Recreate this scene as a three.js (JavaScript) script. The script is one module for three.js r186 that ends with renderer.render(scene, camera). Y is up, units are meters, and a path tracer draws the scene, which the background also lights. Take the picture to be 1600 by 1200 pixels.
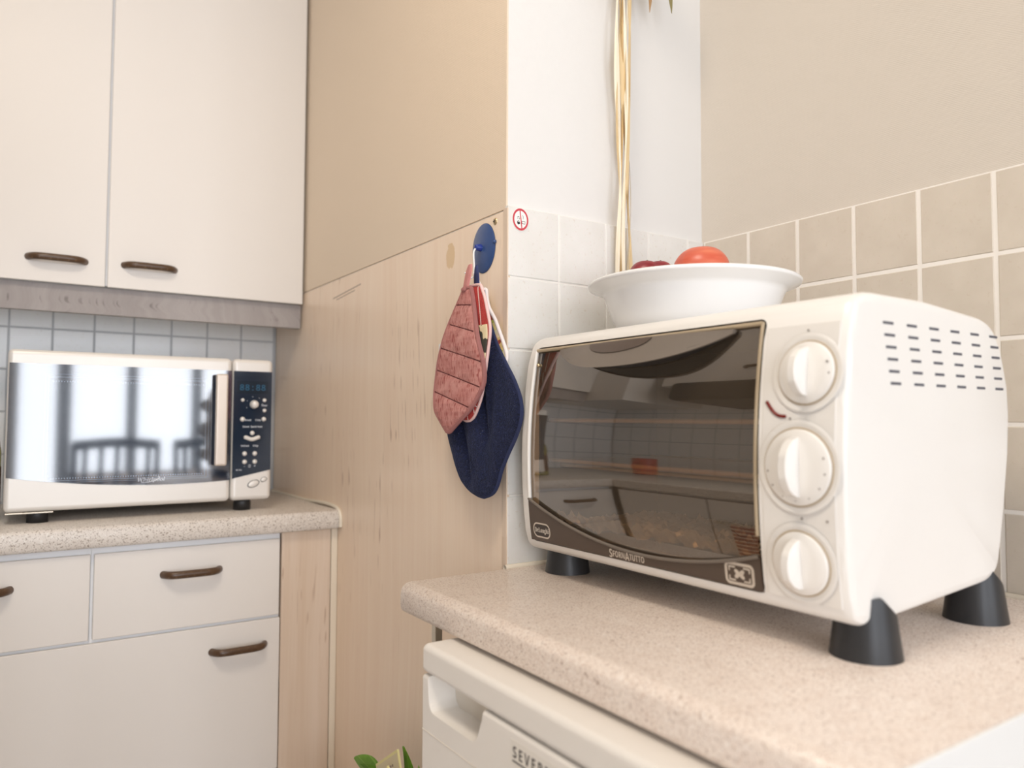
import * as THREE from 'three';
import { RoundedBoxGeometry } from 'three/addons/geometries/RoundedBoxGeometry.js';
import { mergeGeometries, mergeVertices, toCreasedNormals } from 'three/addons/utils/BufferGeometryUtils.js';
import { RectAreaLightUniformsLib } from 'three/addons/lights/RectAreaLightUniformsLib.js';
import { Brush, Evaluator, SUBTRACTION } from 'three-bvh-csg';

// ------------------------------------------------------------------ camera, sky, light, exposure
const scene = new THREE.Scene();
const camera = new THREE.PerspectiveCamera(54.03, 4 / 3, 0.05, 60);
camera.position.set(0, 1.12, 0);
camera.rotation.order = 'YXZ';
camera.rotation.set(THREE.MathUtils.degToRad(2.6395), THREE.MathUtils.degToRad(-33.9194), THREE.MathUtils.degToRad(0.2248));
camera.focus = 1.02;
camera.userData.fStop = 3.6;
scene.add(camera);
const renderer = new THREE.WebGLRenderer();
renderer.toneMapping = THREE.LinearToneMapping;
renderer.toneMappingExposure = 0.72;
renderer.shadowMap.enabled = true;
RectAreaLightUniformsLib.init();
scene.background = new THREE.Color(1.0, 1.0, 1.0);
const DAY = new THREE.Color(0.92, 0.97, 1.06), DAY_POWER = 8.4;      // overcast daylight through the dining room windows
const UNSEEN_LAMP = new THREE.Color(1.0, 0.88, 0.74), UNSEEN_LAMP_POWER = 34;      // unseen warm ceiling lamp, placed to brighten the kitchen

// ------------------------------------------------------------------ main planes (metres)
const XB = 0.5672, ZC = -0.8536, XD = 0.9581, ZA = -1.9216, XO = -0.56, ZW = 3.2, XE = 2.3, XL = -2.4, ZE = 0.35, CEIL = 2.5;
const WN = 0.9193, WF = 0.936, TILE_TOP = 1.4154;

// ------------------------------------------------------------------ helpers
let seed = 7;
const rnd = () => { seed = (seed * 1664525 + 1013904223) >>> 0; return seed / 4294967296; };
const rr = (a, b) => a + (b - a) * rnd();
const V = (x, y, z) => new THREE.Vector3(x, y, z);
const origins = new Map(), names = new Map();
const numbered = (n) => { const k = names.get(n) ?? 0; names.set(n, k + 1); return k ? n + '_' + String(k).padStart(3, '0') : n; };
function register(o, base) { origins.set(o, base); o.position.copy(base); scene.add(o); }
function thing(name, label, category, base, group) {
  const o = new THREE.Group(); o.name = numbered(name); o.userData = { label, category };
  if (group) o.userData.group = group;
  register(o, V(...base)); return o;
}
function structure(name, label) { const o = new THREE.Group(); o.name = name; o.userData = { kind: 'structure', label }; register(o, V(0, 0, 0)); return o; }
const originOf = (o) => origins.get(o) ?? V(0, 0, 0);
// a part: geometry given in world coordinates
function part(name, geo, mat, parent, label) {
  const at = originOf(parent), m = new THREE.Mesh(geo.clone().translate(-at.x, -at.y, -at.z), mat);
  m.name = name; m.castShadow = m.receiveShadow = true; if (label) m.userData.label = label;
  parent.add(m); origins.set(m, at); return m;
}
// a part with shared geometry placed by position
function placed(name, geo, mat, parent, p, rot) {
  const at = originOf(parent), m = new THREE.Mesh(geo, mat); m.name = name; m.position.set(p[0] - at.x, p[1] - at.y, p[2] - at.z);
  if (rot) m.rotation.set(...rot); m.castShadow = m.receiveShadow = true; parent.add(m); return m;
}
// a thing that is one mesh
function single(name, geo, mat, label, category, base, group) {
  const m = new THREE.Mesh(geo.clone().translate(-base[0], -base[1], -base[2]), mat); m.name = numbered(name);
  m.userData = { label, category }; if (group) m.userData.group = group; m.castShadow = m.receiveShadow = true;
  register(m, V(...base)); return m;
}
const box = (x0, x1, y0, y1, z0, z1, r = 0) => {
  const w = x1 - x0, h = y1 - y0, d = z1 - z0;
  const g = r > 0 ? new RoundedBoxGeometry(w, h, d, 3, Math.min(r, w / 2.01, h / 2.01, d / 2.01)) : new THREE.BoxGeometry(w, h, d);
  return metric(g.translate((x0 + x1) / 2, (y0 + y1) / 2, (z0 + z1) / 2));
};
// uv in metres, taken from the side each face looks to
function metric(g) {
  const n = g.index ? g.toNonIndexed() : g, p = n.attributes.position, uv = new Float32Array(p.count * 2);
  const a = V(), b = V(), c = V();
  for (let i = 0; i < p.count; i += 3) {
    a.fromBufferAttribute(p, i); b.fromBufferAttribute(p, i + 1); c.fromBufferAttribute(p, i + 2);
    const q = b.clone().sub(a).cross(c.clone().sub(a)), ax = Math.abs(q.x), ay = Math.abs(q.y), az = Math.abs(q.z);
    [a, b, c].forEach((v, k) => { const o = (i + k) * 2;
      if (ax >= ay && ax >= az) { uv[o] = v.z; uv[o + 1] = v.y; } else if (ay >= az) { uv[o] = v.x; uv[o + 1] = v.z; } else { uv[o] = v.x; uv[o + 1] = v.y; } });
  }
  n.setAttribute('uv', new THREE.BufferAttribute(uv, 2)); return n;
}
function mapUV(g, f) { const p = g.attributes.position, uv = new Float32Array(p.count * 2); for (let i = 0; i < p.count; i++) { const [u, v] = f(p.getX(i), p.getY(i), p.getZ(i)); uv[i * 2] = u; uv[i * 2 + 1] = v; } g.setAttribute('uv', new THREE.BufferAttribute(uv, 2)); return g; }
function tube(pts, r, seg = 40, rad = 10, closed = false) { return new THREE.TubeGeometry(new THREE.CatmullRomCurve3(pts.map((p) => V(...p)), closed), seg, r, rad, closed); }
const withCaps = (pts, r, seg = 30, rad = 10) => { const a = pts[0], b = pts[pts.length - 1]; return mergeGeometries([tube(pts, r, seg, rad), new THREE.SphereGeometry(r, rad, 8).translate(...a), new THREE.SphereGeometry(r, rad, 8).translate(...b)]); };
const lathe = (pts, x, y, z, seg = 48) => new THREE.LatheGeometry(pts.map(([r, h]) => new THREE.Vector2(r, h)), seg).translate(x, y, z);
const cyl = (r0, r1, h, seg = 28) => new THREE.CylinderGeometry(r1, r0, h, seg);
// rings of equal length joined to a skin; ends closed with a fan
function loft(rings, crease = 0.6) {
  const n = rings[0].length, pos = [], idx = [];
  rings.forEach((r) => r.forEach((v) => pos.push(v.x, v.y, v.z)));
  for (let i = 0; i + 1 < rings.length; i++) for (let j = 0; j < n; j++) { const a = i * n + j, b = i * n + (j + 1) % n, c = a + n, d = b + n; idx.push(a, b, d, a, d, c); }
  for (const [k, flip] of [[0, true], [rings.length - 1, false]]) {
    const c = rings[k].reduce((s, v) => s.add(v), V()).divideScalar(n), ci = pos.length / 3; pos.push(c.x, c.y, c.z);
    for (let j = 0; j < n; j++) { const a = k * n + j, b = k * n + (j + 1) % n; flip ? idx.push(ci, b, a) : idx.push(ci, a, b); }
  }
  const g = new THREE.BufferGeometry(); g.setAttribute('position', new THREE.Float32BufferAttribute(pos, 3)); g.setIndex(idx);
  return metric(toCreasedNormals(g, crease));
}
// 2-D polygon with rounded corners
function roundPoly(pts, seg = 6) {
  const out = [], n = pts.length;
  for (let i = 0; i < n; i++) {
    const [x, y, r = 0] = pts[i], [px, py] = pts[(i + n - 1) % n], [qx, qy] = pts[(i + 1) % n];
    if (!r) { out.push([x, y]); continue; }
    const a = new THREE.Vector2(px - x, py - y), b = new THREE.Vector2(qx - x, qy - y), la = Math.min(r, a.length() * 0.49), lb = Math.min(r, b.length() * 0.49);
    a.setLength(la); b.setLength(lb);
    for (let k = 0; k <= seg; k++) { const t = k / seg, u = 1 - t; out.push([u * u * (x + a.x) + 2 * u * t * x + t * t * (x + b.x), u * u * (y + a.y) + 2 * u * t * y + t * t * (y + b.y)]); }
  }
  return out;
}
// profile (counter-clockwise, in two axes) run along the third, with rounded ends
function roundExtrude(profile, z0, z1, r0, r1, make, seg = 6, crease = 0.6) {
  let area = 0; profile.forEach((p, i) => { const q = profile[(i + 1) % profile.length]; area += p[0] * q[1] - q[0] * p[1]; }); if (area < 0) profile = profile.slice().reverse();
  const o0 = make(0, 0, 0), hand = make(1, 0, 0).sub(o0).cross(make(0, 1, 0).sub(o0)).dot(make(0, 0, 1).sub(o0));
  const n = profile.length, nor = profile.map((p, i) => { const a = profile[(i + n - 1) % n], b = profile[(i + 1) % n], t = new THREE.Vector2(b[0] - a[0], b[1] - a[1]).normalize(); return [-t.y, t.x]; });
  const ordered = [], flat = (r, z) => profile.map((p, i) => make(p[0] + nor[i][0] * (r + Math.min(0.0015, r * 0.1)), p[1] + nor[i][1] * (r + Math.min(0.0015, r * 0.1)), z));
  ordered.push(flat(r0, z0));
  for (let k = 0; k <= seg; k++) { const a = (k / seg) * Math.PI / 2; ordered.push(profile.map((p, i) => make(p[0] + nor[i][0] * r0 * (1 - Math.sin(a)), p[1] + nor[i][1] * r0 * (1 - Math.sin(a)), z0 + r0 * (1 - Math.cos(a))))); }
  for (let k = seg; k >= 0; k--) { const a = (k / seg) * Math.PI / 2; ordered.push(profile.map((p, i) => make(p[0] + nor[i][0] * r1 * (1 - Math.sin(a)), p[1] + nor[i][1] * r1 * (1 - Math.sin(a)), z1 - r1 * (1 - Math.cos(a))))); }
  ordered.push(flat(r1, z1));
  if (hand < 0) ordered.reverse();
  return loft(ordered, crease);
}
const csg = new Evaluator(); csg.attributes = ['position', 'normal'];
function cut(geo, ...tools) {
  const clean = (g) => { const c = g.clone(); for (const k of Object.keys(c.attributes)) if (k !== 'position' && k !== 'normal') c.deleteAttribute(k); return c; };
  let b = new Brush(clean(geo)); b.updateMatrixWorld();
  for (const t of tools) { const q = new Brush(clean(t)); q.updateMatrixWorld(); b = csg.evaluate(b, q, SUBTRACTION); b.updateMatrixWorld(); }
  const g = b.geometry; g.clearGroups(); return metric(g);
}
// a plate that follows a surface: for every station s from s0 to s1, t runs from lo(s) to hi(s); place(s, t, depth) gives the point
function plate(s0, s1, lo, hi, thick, place, ns = 32, nt = 10) {
  const pos = [], uv = [], idx = [], W = nt + 1;
  for (let side = 0; side < 2; side++) for (let i = 0; i <= ns; i++) { const s = s0 + (s1 - s0) * i / ns, a = lo(s), b = hi(s); for (let j = 0; j <= nt; j++) { const t = a + (b - a) * j / nt, p = place(s, t, side ? 0 : thick); pos.push(p.x, p.y, p.z); uv.push(s, t); } }
  const K = (ns + 1) * W, q = (a, b, c, d) => idx.push(a, b, c, a, c, d);
  for (let i = 0; i < ns; i++) for (let j = 0; j < nt; j++) { const a = i * W + j, b = a + W; q(a, b, b + 1, a + 1); q(K + a, K + a + 1, K + b + 1, K + b); }
  for (let i = 0; i < ns; i++) { const a = i * W, b = a + W; q(a, K + a, K + b, b); q(a + nt, b + nt, K + b + nt, K + a + nt); }
  for (let j = 0; j < nt; j++) { q(j, j + 1, K + j + 1, K + j); const e = ns * W + j; q(e, K + e, K + e + 1, e + 1); }
  const g = new THREE.BufferGeometry(); g.setAttribute('position', new THREE.Float32BufferAttribute(pos, 3)); g.setAttribute('uv', new THREE.Float32BufferAttribute(uv, 2)); g.setIndex(idx);
  return toCreasedNormals(g, 0.7);
}

// ------------------------------------------------------------------ noise and textures
const hash = (x, y, s) => { let h = (x * 374761393 + y * 668265263 + s * 1274126177) | 0; h = Math.imul(h ^ (h >>> 13), 1274126177); return ((h ^ (h >>> 16)) >>> 0) / 4294967296; };
function vnoise(x, y, px, py, s) {
  const ix = Math.floor(x), iy = Math.floor(y), fx = x - ix, fy = y - iy, u = fx * fx * (3 - 2 * fx), v = fy * fy * (3 - 2 * fy), m = (a, n) => ((a % n) + n) % n;
  const a = hash(m(ix, px), m(iy, py), s), b = hash(m(ix + 1, px), m(iy, py), s), c = hash(m(ix, px), m(iy + 1, py), s), d = hash(m(ix + 1, px), m(iy + 1, py), s);
  return a + (b - a) * u + (c - a) * v + (a - b - c + d) * u * v;
}
const fbm = (u, v, fx, fy, s, oct = 4) => { let t = 0, a = 0.5; for (let o = 0; o < oct; o++) { t += a * vnoise(u * fx, v * fy, fx, fy, s + o); fx *= 2; fy *= 2; a *= 0.5; } return t / (1 - Math.pow(0.5, oct)); };
function dataTex(w, h, f, srgb = true, size = [1, 1]) {
  const d = new Uint8Array(w * h * 4);
  for (let y = 0; y < h; y++) for (let x = 0; x < w; x++) { const c = f(x / w, y / h, x, y), o = (y * w + x) * 4; for (let k = 0; k < 3; k++) d[o + k] = Math.max(0, Math.min(255, Math.round(Array.isArray(c) ? c[k] : c))); d[o + 3] = 255; }
  const t = new THREE.DataTexture(d, w, h); t.wrapS = t.wrapT = THREE.RepeatWrapping; t.magFilter = THREE.LinearFilter; if (srgb) t.colorSpace = THREE.SRGBColorSpace;
  t.repeat.set(1 / size[0], 1 / size[1]); t.needsUpdate = true; return t;
}
function canvasTex(w, h, draw) { const c = document.createElement('canvas'); c.width = w; c.height = h; const g = c.getContext('2d'); draw(g, w, h); const t = new THREE.CanvasTexture(c); t.colorSpace = THREE.SRGBColorSpace; t.magFilter = THREE.LinearFilter; return t; }
const mixc = (a, b, t) => a.map((v, i) => v + (b[i] - v) * t);
const M = (o) => { const c = o.clearcoat || o.sheen || o.transmission || o.ior ? new THREE.MeshPhysicalMaterial(o) : new THREE.MeshStandardMaterial(o); return c; };
const rgb = (r, g, b) => new THREE.Color().setRGB(r / 255, g / 255, b / 255, THREE.SRGBColorSpace);

const speckle = dataTex(1024, 1024, (u, v, x, y) => {
  const a = vnoise(u * 340, v * 340, 340, 340, 3), b = vnoise(u * 230, v * 230, 230, 230, 9), c = fbm(u, v, 24, 24, 5, 3);
  let col = mixc([232, 217, 205], [240, 228, 217], c);
  if (a > 0.66) col = mixc(col, [150, 124, 110], (a - 0.66) * 2.4); if (b > 0.7) col = mixc(col, [246, 238, 230], (b - 0.7) * 3.2); if (a < 0.24) col = mixc(col, [172, 140, 122], (0.24 - a) * 3);
  return col;
}, true, [0.4, 0.4]);
const speckleGrey = dataTex(1024, 1024, (u, v) => {
  const a = vnoise(u * 300, v * 300, 300, 300, 13), b = vnoise(u * 200, v * 200, 200, 200, 19), c = fbm(u, v, 24, 24, 15, 3);
  let col = mixc([220, 212, 203], [231, 224, 216], c);
  if (a > 0.66) col = mixc(col, [142, 128, 116], (a - 0.66) * 3.2); if (b > 0.72) col = mixc(col, [240, 236, 230], (b - 0.72) * 3.4);
  return col;
}, true, [0.4, 0.4]);
const paperBump = dataTex(512, 512, (u, v) => { const d = Math.sin((u * 60 + v * 90) * Math.PI * 2 + 3 * fbm(u, v, 8, 8, 2, 2)); return 120 + 50 * d * fbm(u, v, 16, 16, 4, 2) + 70 * fbm(u, v, 64, 64, 6, 3); }, false, [0.25, 0.25]);
const tileMap = (base, warm, s) => dataTex(256, 256, (u, v) => { const c = fbm(u, v, 6, 6, s, 4), d = vnoise(u * 90, v * 90, 90, 90, s + 3); let k = mixc(base, warm, c); if (d > 0.86) k = mixc(k, [196, 178, 158], (d - 0.86) * 2.2); return k; }, true, [0.21, 0.21]);
const woodTex = (w, h, sx, sy, A, B, dark, s, extra) => {
  const pix = (u, v) => {
    const x = u * sx, y = v * sy, wob = (fbm(u, v, 4, 3, s, 3) - 0.5) * 0.05;
    const big = fbm(u + wob, v * 0.5, 12, 2, s + 4, 3), fine = vnoise((u + wob) * sx * 420, v * sy * 9, 100000, 100000, s + 8), mid = vnoise((u + wob) * sx * 110, v * sy * 3, 100000, 100000, s + 9);
    let c = mixc(A, B, 0.55 * big + 0.25 * mid + 0.2 * fine);
    const fl = vnoise((u + wob) * sx * 260, v * sy * 22, 100000, 100000, s + 11), fp = fbm(u, v, 6, 6, s + 20, 3);
    if (fl > 0.8 && fp > 0.48) c = mixc(c, dark, (fl - 0.8) * 5.0 * (fp - 0.5) * 3);
    return extra ? extra(x, y, c) : c;
  };
  return dataTex(w, h, pix, true, [sx, sy]);
};

// ------------------------------------------------------------------ materials
const mat = {
  wallWhite: M({ color: rgb(228, 227, 225), roughness: 0.75, bumpMap: paperBump, bumpScale: 0.0003 }),
  wallCream: M({ color: rgb(216, 208, 197), roughness: 0.8, bumpMap: paperBump, bumpScale: 0.0005 }),
  wallBeige: M({ color: rgb(232, 215, 194), roughness: 0.8, bumpMap: paperBump, bumpScale: 0.0006 }),
  ceiling: M({ color: rgb(240, 238, 234), roughness: 0.9 }),
  floor: M({ color: rgb(196, 184, 170), roughness: 0.5 }),
  groutLight: M({ color: rgb(248, 244, 238), roughness: 0.9 }),
  groutGrey: M({ color: rgb(196, 199, 202), roughness: 0.9 }),
  front: M({ color: rgb(233, 228, 222), roughness: 0.42 }),
  carcass: M({ color: rgb(238, 239, 241), roughness: 0.45 }),
  gap: M({ color: rgb(70, 62, 56), roughness: 0.8 }),
  handle: M({ color: rgb(140, 124, 108), roughness: 0.3, map: dataTex(128, 128, (u, v) => { const n = fbm(u, v, 8, 8, 77, 4); return mixc([150, 125, 104], [235, 214, 190], n > 0.62 ? (n - 0.62) * 4 : n * 0.25); }, true, [0.03, 0.03]) }),
  worktop: M({ map: speckle, roughness: 0.34 }),
  worktopGrey: M({ map: speckleGrey, roughness: 0.36 }),
  caulk: M({ color: rgb(236, 226, 208), roughness: 0.5 }),
  ovenWhite: M({ color: rgb(241, 238, 233), roughness: 0.3, ior: 1.45 }),
  ovenKnob: M({ color: rgb(242, 239, 234), roughness: 0.22, ior: 1.5 }),
  footBlack: M({ color: rgb(44, 45, 48), roughness: 0.38 }),
  brown: M({ color: rgb(84, 70, 60), roughness: 0.4 }),
  handlePlastic: M({ color: rgb(118, 108, 98), roughness: 0.42 }),
  handleDark: M({ color: rgb(26, 23, 21), roughness: 0.5 }),
  enamel: M({ color: rgb(26, 23, 20), roughness: 0.4 }),
  ovenGlass: M({ color: rgb(206, 182, 154), transmission: 1, thickness: 0, ior: 2.6, roughness: 0.02, metalness: 0.1 }),
  steel: M({ color: rgb(200, 192, 178), metalness: 1, roughness: 0.3 }),
  brass: M({ color: rgb(222, 202, 164), metalness: 1, roughness: 0.35 }),
  foil: M({ color: rgb(236, 230, 218), metalness: 0.55, roughness: 0.35 }),
  grommet: M({ color: rgb(186, 168, 140), roughness: 0.5 }),
  redLamp: M({ color: rgb(120, 30, 24), roughness: 0.25 }),
  slot: M({ color: rgb(92, 92, 100), roughness: 0.8 }),
  ceramic: M({ color: rgb(243, 243, 243), roughness: 0.16, ior: 1.5 }),
  silver: M({ color: rgb(232, 228, 222), roughness: 0.35, metalness: 0.15 }),
  silverBar: M({ color: rgb(222, 210, 198), roughness: 0.35, metalness: 0.3 }),
  blackPlastic: M({ color: rgb(28, 28, 30), roughness: 0.45 }),
  white: M({ color: rgb(240, 240, 238), roughness: 0.4 }),
  fridge: M({ color: rgb(241, 236, 229), roughness: 0.35 }),
  fridgeCup: M({ color: rgb(226, 218, 206), roughness: 0.3 }),
  darkGrey: M({ color: rgb(96, 96, 98), roughness: 0.5 }),
  chair: M({ color: rgb(52, 54, 60), roughness: 0.5 }),
  tableWood: M({ color: rgb(170, 130, 92), roughness: 0.45 }),
  frame: M({ color: rgb(150, 150, 152), roughness: 0.5 }),
  pane: M({ color: 0xffffff, transmission: 1, thickness: 0, ior: 1.5, roughness: 0 }),
};
const woodA = [249, 231, 210], woodB = [236, 210, 186], woodDark = [156, 122, 98];
const stainAt = (x, y, c) => { // an adhesive stain and two pencil lines on the big panel; x from its far edge, y from the floor
  const dz = (x - 0.905) / 0.0135, dy = (y - 1.371) / 0.0195, q = dz * dz + dy * dy + 0.5 * (vnoise(x * 190, y * 190, 9999, 9999, 3) - 0.5);
  if (q < 1) c = mixc(c, [208, 174, 122], 0.55);
  const l1 = 1.3706 + (x - 0.40) * 0.065, l2 = 1.3655 + (x - 0.40) * 0.065;
  if (x > 0.40 && x < 0.55 && Math.abs(y - l1) < 0.0011) c = mixc(c, [120, 98, 80], 0.8);
  if (x > 0.42 && x < 0.52 && Math.abs(y - l2 + 0.001) < 0.001) c = mixc(c, [120, 98, 80], 0.7);
  return c;
};
mat.panel = M({ map: woodTex(1100, 1440, 1.1, 1.44, woodA, woodB, woodDark, 31, stainAt), roughness: 0.3, ior: 1.5 });
mat.filler = M({ map: woodTex(512, 1024, 0.3, 0.96, [232, 216, 200], [212, 188, 164], woodDark, 57), roughness: 0.36 });
mat.pelmet = M({ map: woodTex(1024, 128, 1.2, 0.1, [176, 170, 168], [146, 139, 137], [110, 104, 102], 91), roughness: 0.6 });
mat.pelmet.map.repeat.set(1 / 1.2, 1 / 0.1);
const beigeTiles = [0, 1, 2].map((k) => M({ map: tileMap([222, 213, 200], [208, 198, 184], 40 + k * 7), roughness: 0.42 }));
const whiteTiles = [0, 1].map((k) => M({ map: tileMap([250, 251, 251], [243, 246, 247], 80 + k * 7), roughness: 0.28 }));
const paleTiles = [0, 1, 2].map((k) => M({ map: tileMap([234, 233, 230], [225, 223, 218], 60 + k * 7), roughness: 0.42 }));

// ------------------------------------------------------------------ room shell
function shell(name, label, boxes, m) { const s = structure(name, label); boxes.forEach(([n, b, mm]) => part(n, box(...b), mm ?? m, s)); return s; }
const floor = shell('floor', 'warm beige kitchen floor', [['floor_slab', [XL - 0.1, XE + 0.1, -0.1, 0, ZA - 0.1, ZW + 0.1]]], mat.floor);
const ceiling = shell('ceiling', 'white ceiling', [['ceiling_slab', [XL - 0.1, XE + 0.1, CEIL, CEIL + 0.1, ZA - 0.1, ZW + 0.1]]], mat.ceiling);
const wallBack = shell('wall_back', 'tiled wall behind the microwave', [['masonry', [XO - 0.1, XB, 0, CEIL, ZA - 0.12, ZA - 0.008]]], mat.wallWhite);
const wallPier = shell('wall_middle', 'projecting wall between the two worktops', [['masonry', [XB + 0.004, XD + 0.1, 0, CEIL, ZA - 0.12, ZC - 0.008]]], mat.wallWhite);
const wallRight = shell('wall_right', 'tiled beige wall behind the mini oven', [['masonry', [XD + 0.008, XD + 0.12, 0, CEIL, ZC - 0.008, ZE]], ['masonry', [XD + 0.12, XE + 0.1, 0, CEIL, ZE - 0.12, ZE]], ['masonry', [XE, XE + 0.1, 0, CEIL, ZE, ZW]]], mat.wallCream);
const wallLeft = shell('wall_left', 'wall opposite the mini oven and unseen walls of the side bay', [['masonry', [XO - 0.1, XO - 0.008, 0, CEIL, ZA - 0.008, -0.5]], ['masonry', [XL, XO - 0.1, 0, CEIL, -0.6, -0.5]], ['masonry', [XL - 0.1, XL, 0, CEIL, -0.6, ZW]]], mat.wallCream);  // the side bay is unseen, opened up to let in more daylight
// wallpaper
part('wallpaper', box(XB + 0.0012, XB + 0.004, 1.4112, CEIL, ZA - 0.008, ZC - 0.008), mat.wallBeige, wallPier, 'beige textured wallpaper above the wood panel');
part('wallpaper', box(XD + 0.004, XD + 0.008, 1.4, CEIL, ZC - 0.008, -0.3748), mat.wallCream, wallRight);
part('wallpaper', box(XD + 0.0041, XD + 0.008, 1.4, CEIL, -0.3742, ZE), mat.wallCream, wallRight);
part('wallpaper', box(XD + 0.0041, XD + 0.008, 0, 1.4, -0.1995, ZE), mat.wallCream, wallRight);
// tiles, each a piece of its own
function tileGeo(w, h, t, b) {
  const X = w / 2, Y = h / 2, p = [[-X, -Y, -t], [X, -Y, -t], [X, Y, -t], [-X, Y, -t], [-X, -Y, -b], [X, -Y, -b], [X, Y, -b], [-X, Y, -b], [-X + b, -Y + b, 0], [X - b, -Y + b, 0], [X - b, Y - b, 0], [-X + b, Y - b, 0]].map((q) => V(...q));
  const pos = [], q = (a, c, d, e) => [a, c, d, a, d, e].forEach((i) => pos.push(p[i].x, p[i].y, p[i].z));
  q(8, 9, 10, 11); for (const [a, c] of [[0, 1], [1, 2], [2, 3], [3, 0]]) { q(a, c, c + 4, a + 4); q(a + 4, c + 4, c + 8, a + 8); }
  const g = new THREE.BufferGeometry(); g.setAttribute('position', new THREE.Float32BufferAttribute(pos, 3)); g.computeVertexNormals(); return metric(g);
}
const tileCache = new Map();
function tiles(wall, grout, mats, us, vs, gap, at, turn, span) {
  for (let i = 0; i + 1 < us.length; i++) for (let j = 0; j + 1 < vs.length; j++) {
    const w = us[i + 1] - us[i] - gap, h = vs[j + 1] - vs[j] - gap; if (w < 0.006 || h < 0.006) continue;
    const key = w.toFixed(4) + '/' + h.toFixed(4);
    if (!tileCache.has(key)) tileCache.set(key, tileGeo(w, h, 0.0075, 0.0012));
    placed('tile', tileCache.get(key), mats[Math.floor(rnd() * mats.length)], wall, at((us[i] + us[i + 1]) / 2, (vs[j] + vs[j + 1]) / 2), [rr(-0.003, 0.003), turn + rr(-0.003, 0.003), rr(-0.002, 0.002)]);
  }
}
const steps = (a, b, d) => { const o = [a]; for (let x = a + d; x < b - 0.004; x += d) o.push(x); o.push(b); return o; };
const rowsN = [0.9154, 1.0154, 1.1154, 1.2154, 1.3154, TILE_TOP];
part('grout', box(XB + 0.004, XD, 0.915, TILE_TOP - 0.001, ZC - 0.008, ZC - 0.0018), mat.groutLight, wallPier);
tiles(wallPier, null, paleTiles, [XB - 0.001, ...steps(XB + 0.0875, XD, 0.0884)], rowsN, 0.0022, (u, v) => [u, v, ZC], 0);
part('grout', box(XD + 0.0009, XD + 0.008, 0.915, TILE_TOP - 0.001, ZC - 0.001, -0.2), mat.groutLight, wallRight);
tiles(wallRight, null, beigeTiles, [ZC, ...steps(ZC + 0.0901, -0.2, 0.0884)], rowsN, 0.0044, (u, v) => [XD, v, u], -Math.PI / 2);
const rowsA = [0.94, 1.0405, 1.131, 1.2215, 1.312, 1.4025];
part('grout', box(XO, XB, 0.93, 1.40, ZA - 0.008, ZA - 0.0016), mat.groutGrey, wallBack);
tiles(wallBack, null, whiteTiles, [XO, ...steps(0.0016 - 0.08 * 6, XB, 0.08)], rowsA, 0.0036, (u, v) => [u, v, ZA], 0);
part('grout', box(XO - 0.008, XO - 0.0016, 0.93, 1.40, ZA, -0.55), mat.groutGrey, wallLeft);
tiles(wallLeft, null, whiteTiles, steps(ZA, -0.55, 0.088), rowsA, 0.0036, (u, v) => [XO, v, u], Math.PI / 2);
// wood panel on the side of the projecting wall
const panel = structure('trim_1', 'light wood laminate panel on the side of the projecting wall');
part('wood_panel', mapUV(box(XB - 0.0, XB + 0.0038, 0.0, 1.4085, ZA, ZC - 0.012, 0.0012), (x, y, z) => [z - ZA, y]), mat.panel, panel);
part('edge_strip', mapUV(box(XB - 0.0012, XB + 0.0038, 0.0, 1.411, ZC - 0.0118, ZC - 0.0008, 0.0008), (x, y, z) => [z * 0.7 + 0.2, y]), mat.filler, panel);
{ const sc = thing('panel_screw', 'small cross-head screw in the top corner of the wood panel', 'screw', [XB, 1.3984, -0.887]);
  const head = lathe([[0, 0.0022], [0.0035, 0.0018], [0.0048, 0.0008], [0.005, 0]], 0, 0, 0, 24).rotateZ(Math.PI / 2).translate(XB, 1.3984, -0.887);
  part('head', head, mat.brass, sc);
  part('cross_recess', mergeGeometries([box(XB - 0.0025, XB - 0.0014, 1.3978, 1.399, -0.8898, -0.8842), box(XB - 0.0025, XB - 0.0014, 1.3956, 1.4012, -0.8876, -0.8864)]), mat.gap, sc); }
// window wall behind the camera: openings between mullions
const openings = [[-2.1, -1.3], [-1.22, -0.45], [0.06, 0.318], [0.385, 0.77], [0.815, 1.23], [1.275, 1.70]], Y0 = 0.12, Y1 = 2.32;  // left pair and rightmost are unseen, placed to light the kitchen walls
const wallFront = structure('wall_front', 'window wall of the dining end');
{ let x = XL - 0.1; for (const [a, b] of openings) { part('masonry', box(x, a, 0, CEIL, ZW, ZW + 0.1), x < 0.1 ? mat.wallCream : mat.frame, wallFront); x = b; }
  part('masonry', box(x, XE + 0.1, 0, CEIL, ZW, ZW + 0.1), mat.wallCream, wallFront);
  for (const [a, b] of openings) { part('masonry', box(a, b, 0, Y0, ZW, ZW + 0.1), mat.wallCream, wallFront); part('masonry', box(a, b, Y1, CEIL, ZW, ZW + 0.1), mat.wallCream, wallFront); } }
openings.forEach(([a, b], i) => {
  const w = structure('window_' + (i + 1), 'tall window of the dining end, out of view behind the camera');
  part('pane', box(a, b, Y0, Y1, ZW + 0.045, ZW + 0.05), mat.pane, w);
  for (const q of [[a, a + 0.012, Y0, Y1], [b - 0.012, b, Y0, Y1], [a, b, Y0, Y0 + 0.03], [a, b, Y1 - 0.03, Y1]]) part('window_frame', box(...q, ZW + 0.02, ZW + 0.075), mat.frame, w);
  const l = new THREE.RectAreaLight(DAY, DAY_POWER, b - a, Y1 - Y0); l.name = 'daylight'; l.position.set((a + b) / 2, (Y0 + Y1) / 2, ZW + 0.098); l.rotation.y = 0; scene.add(l);
});

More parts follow.
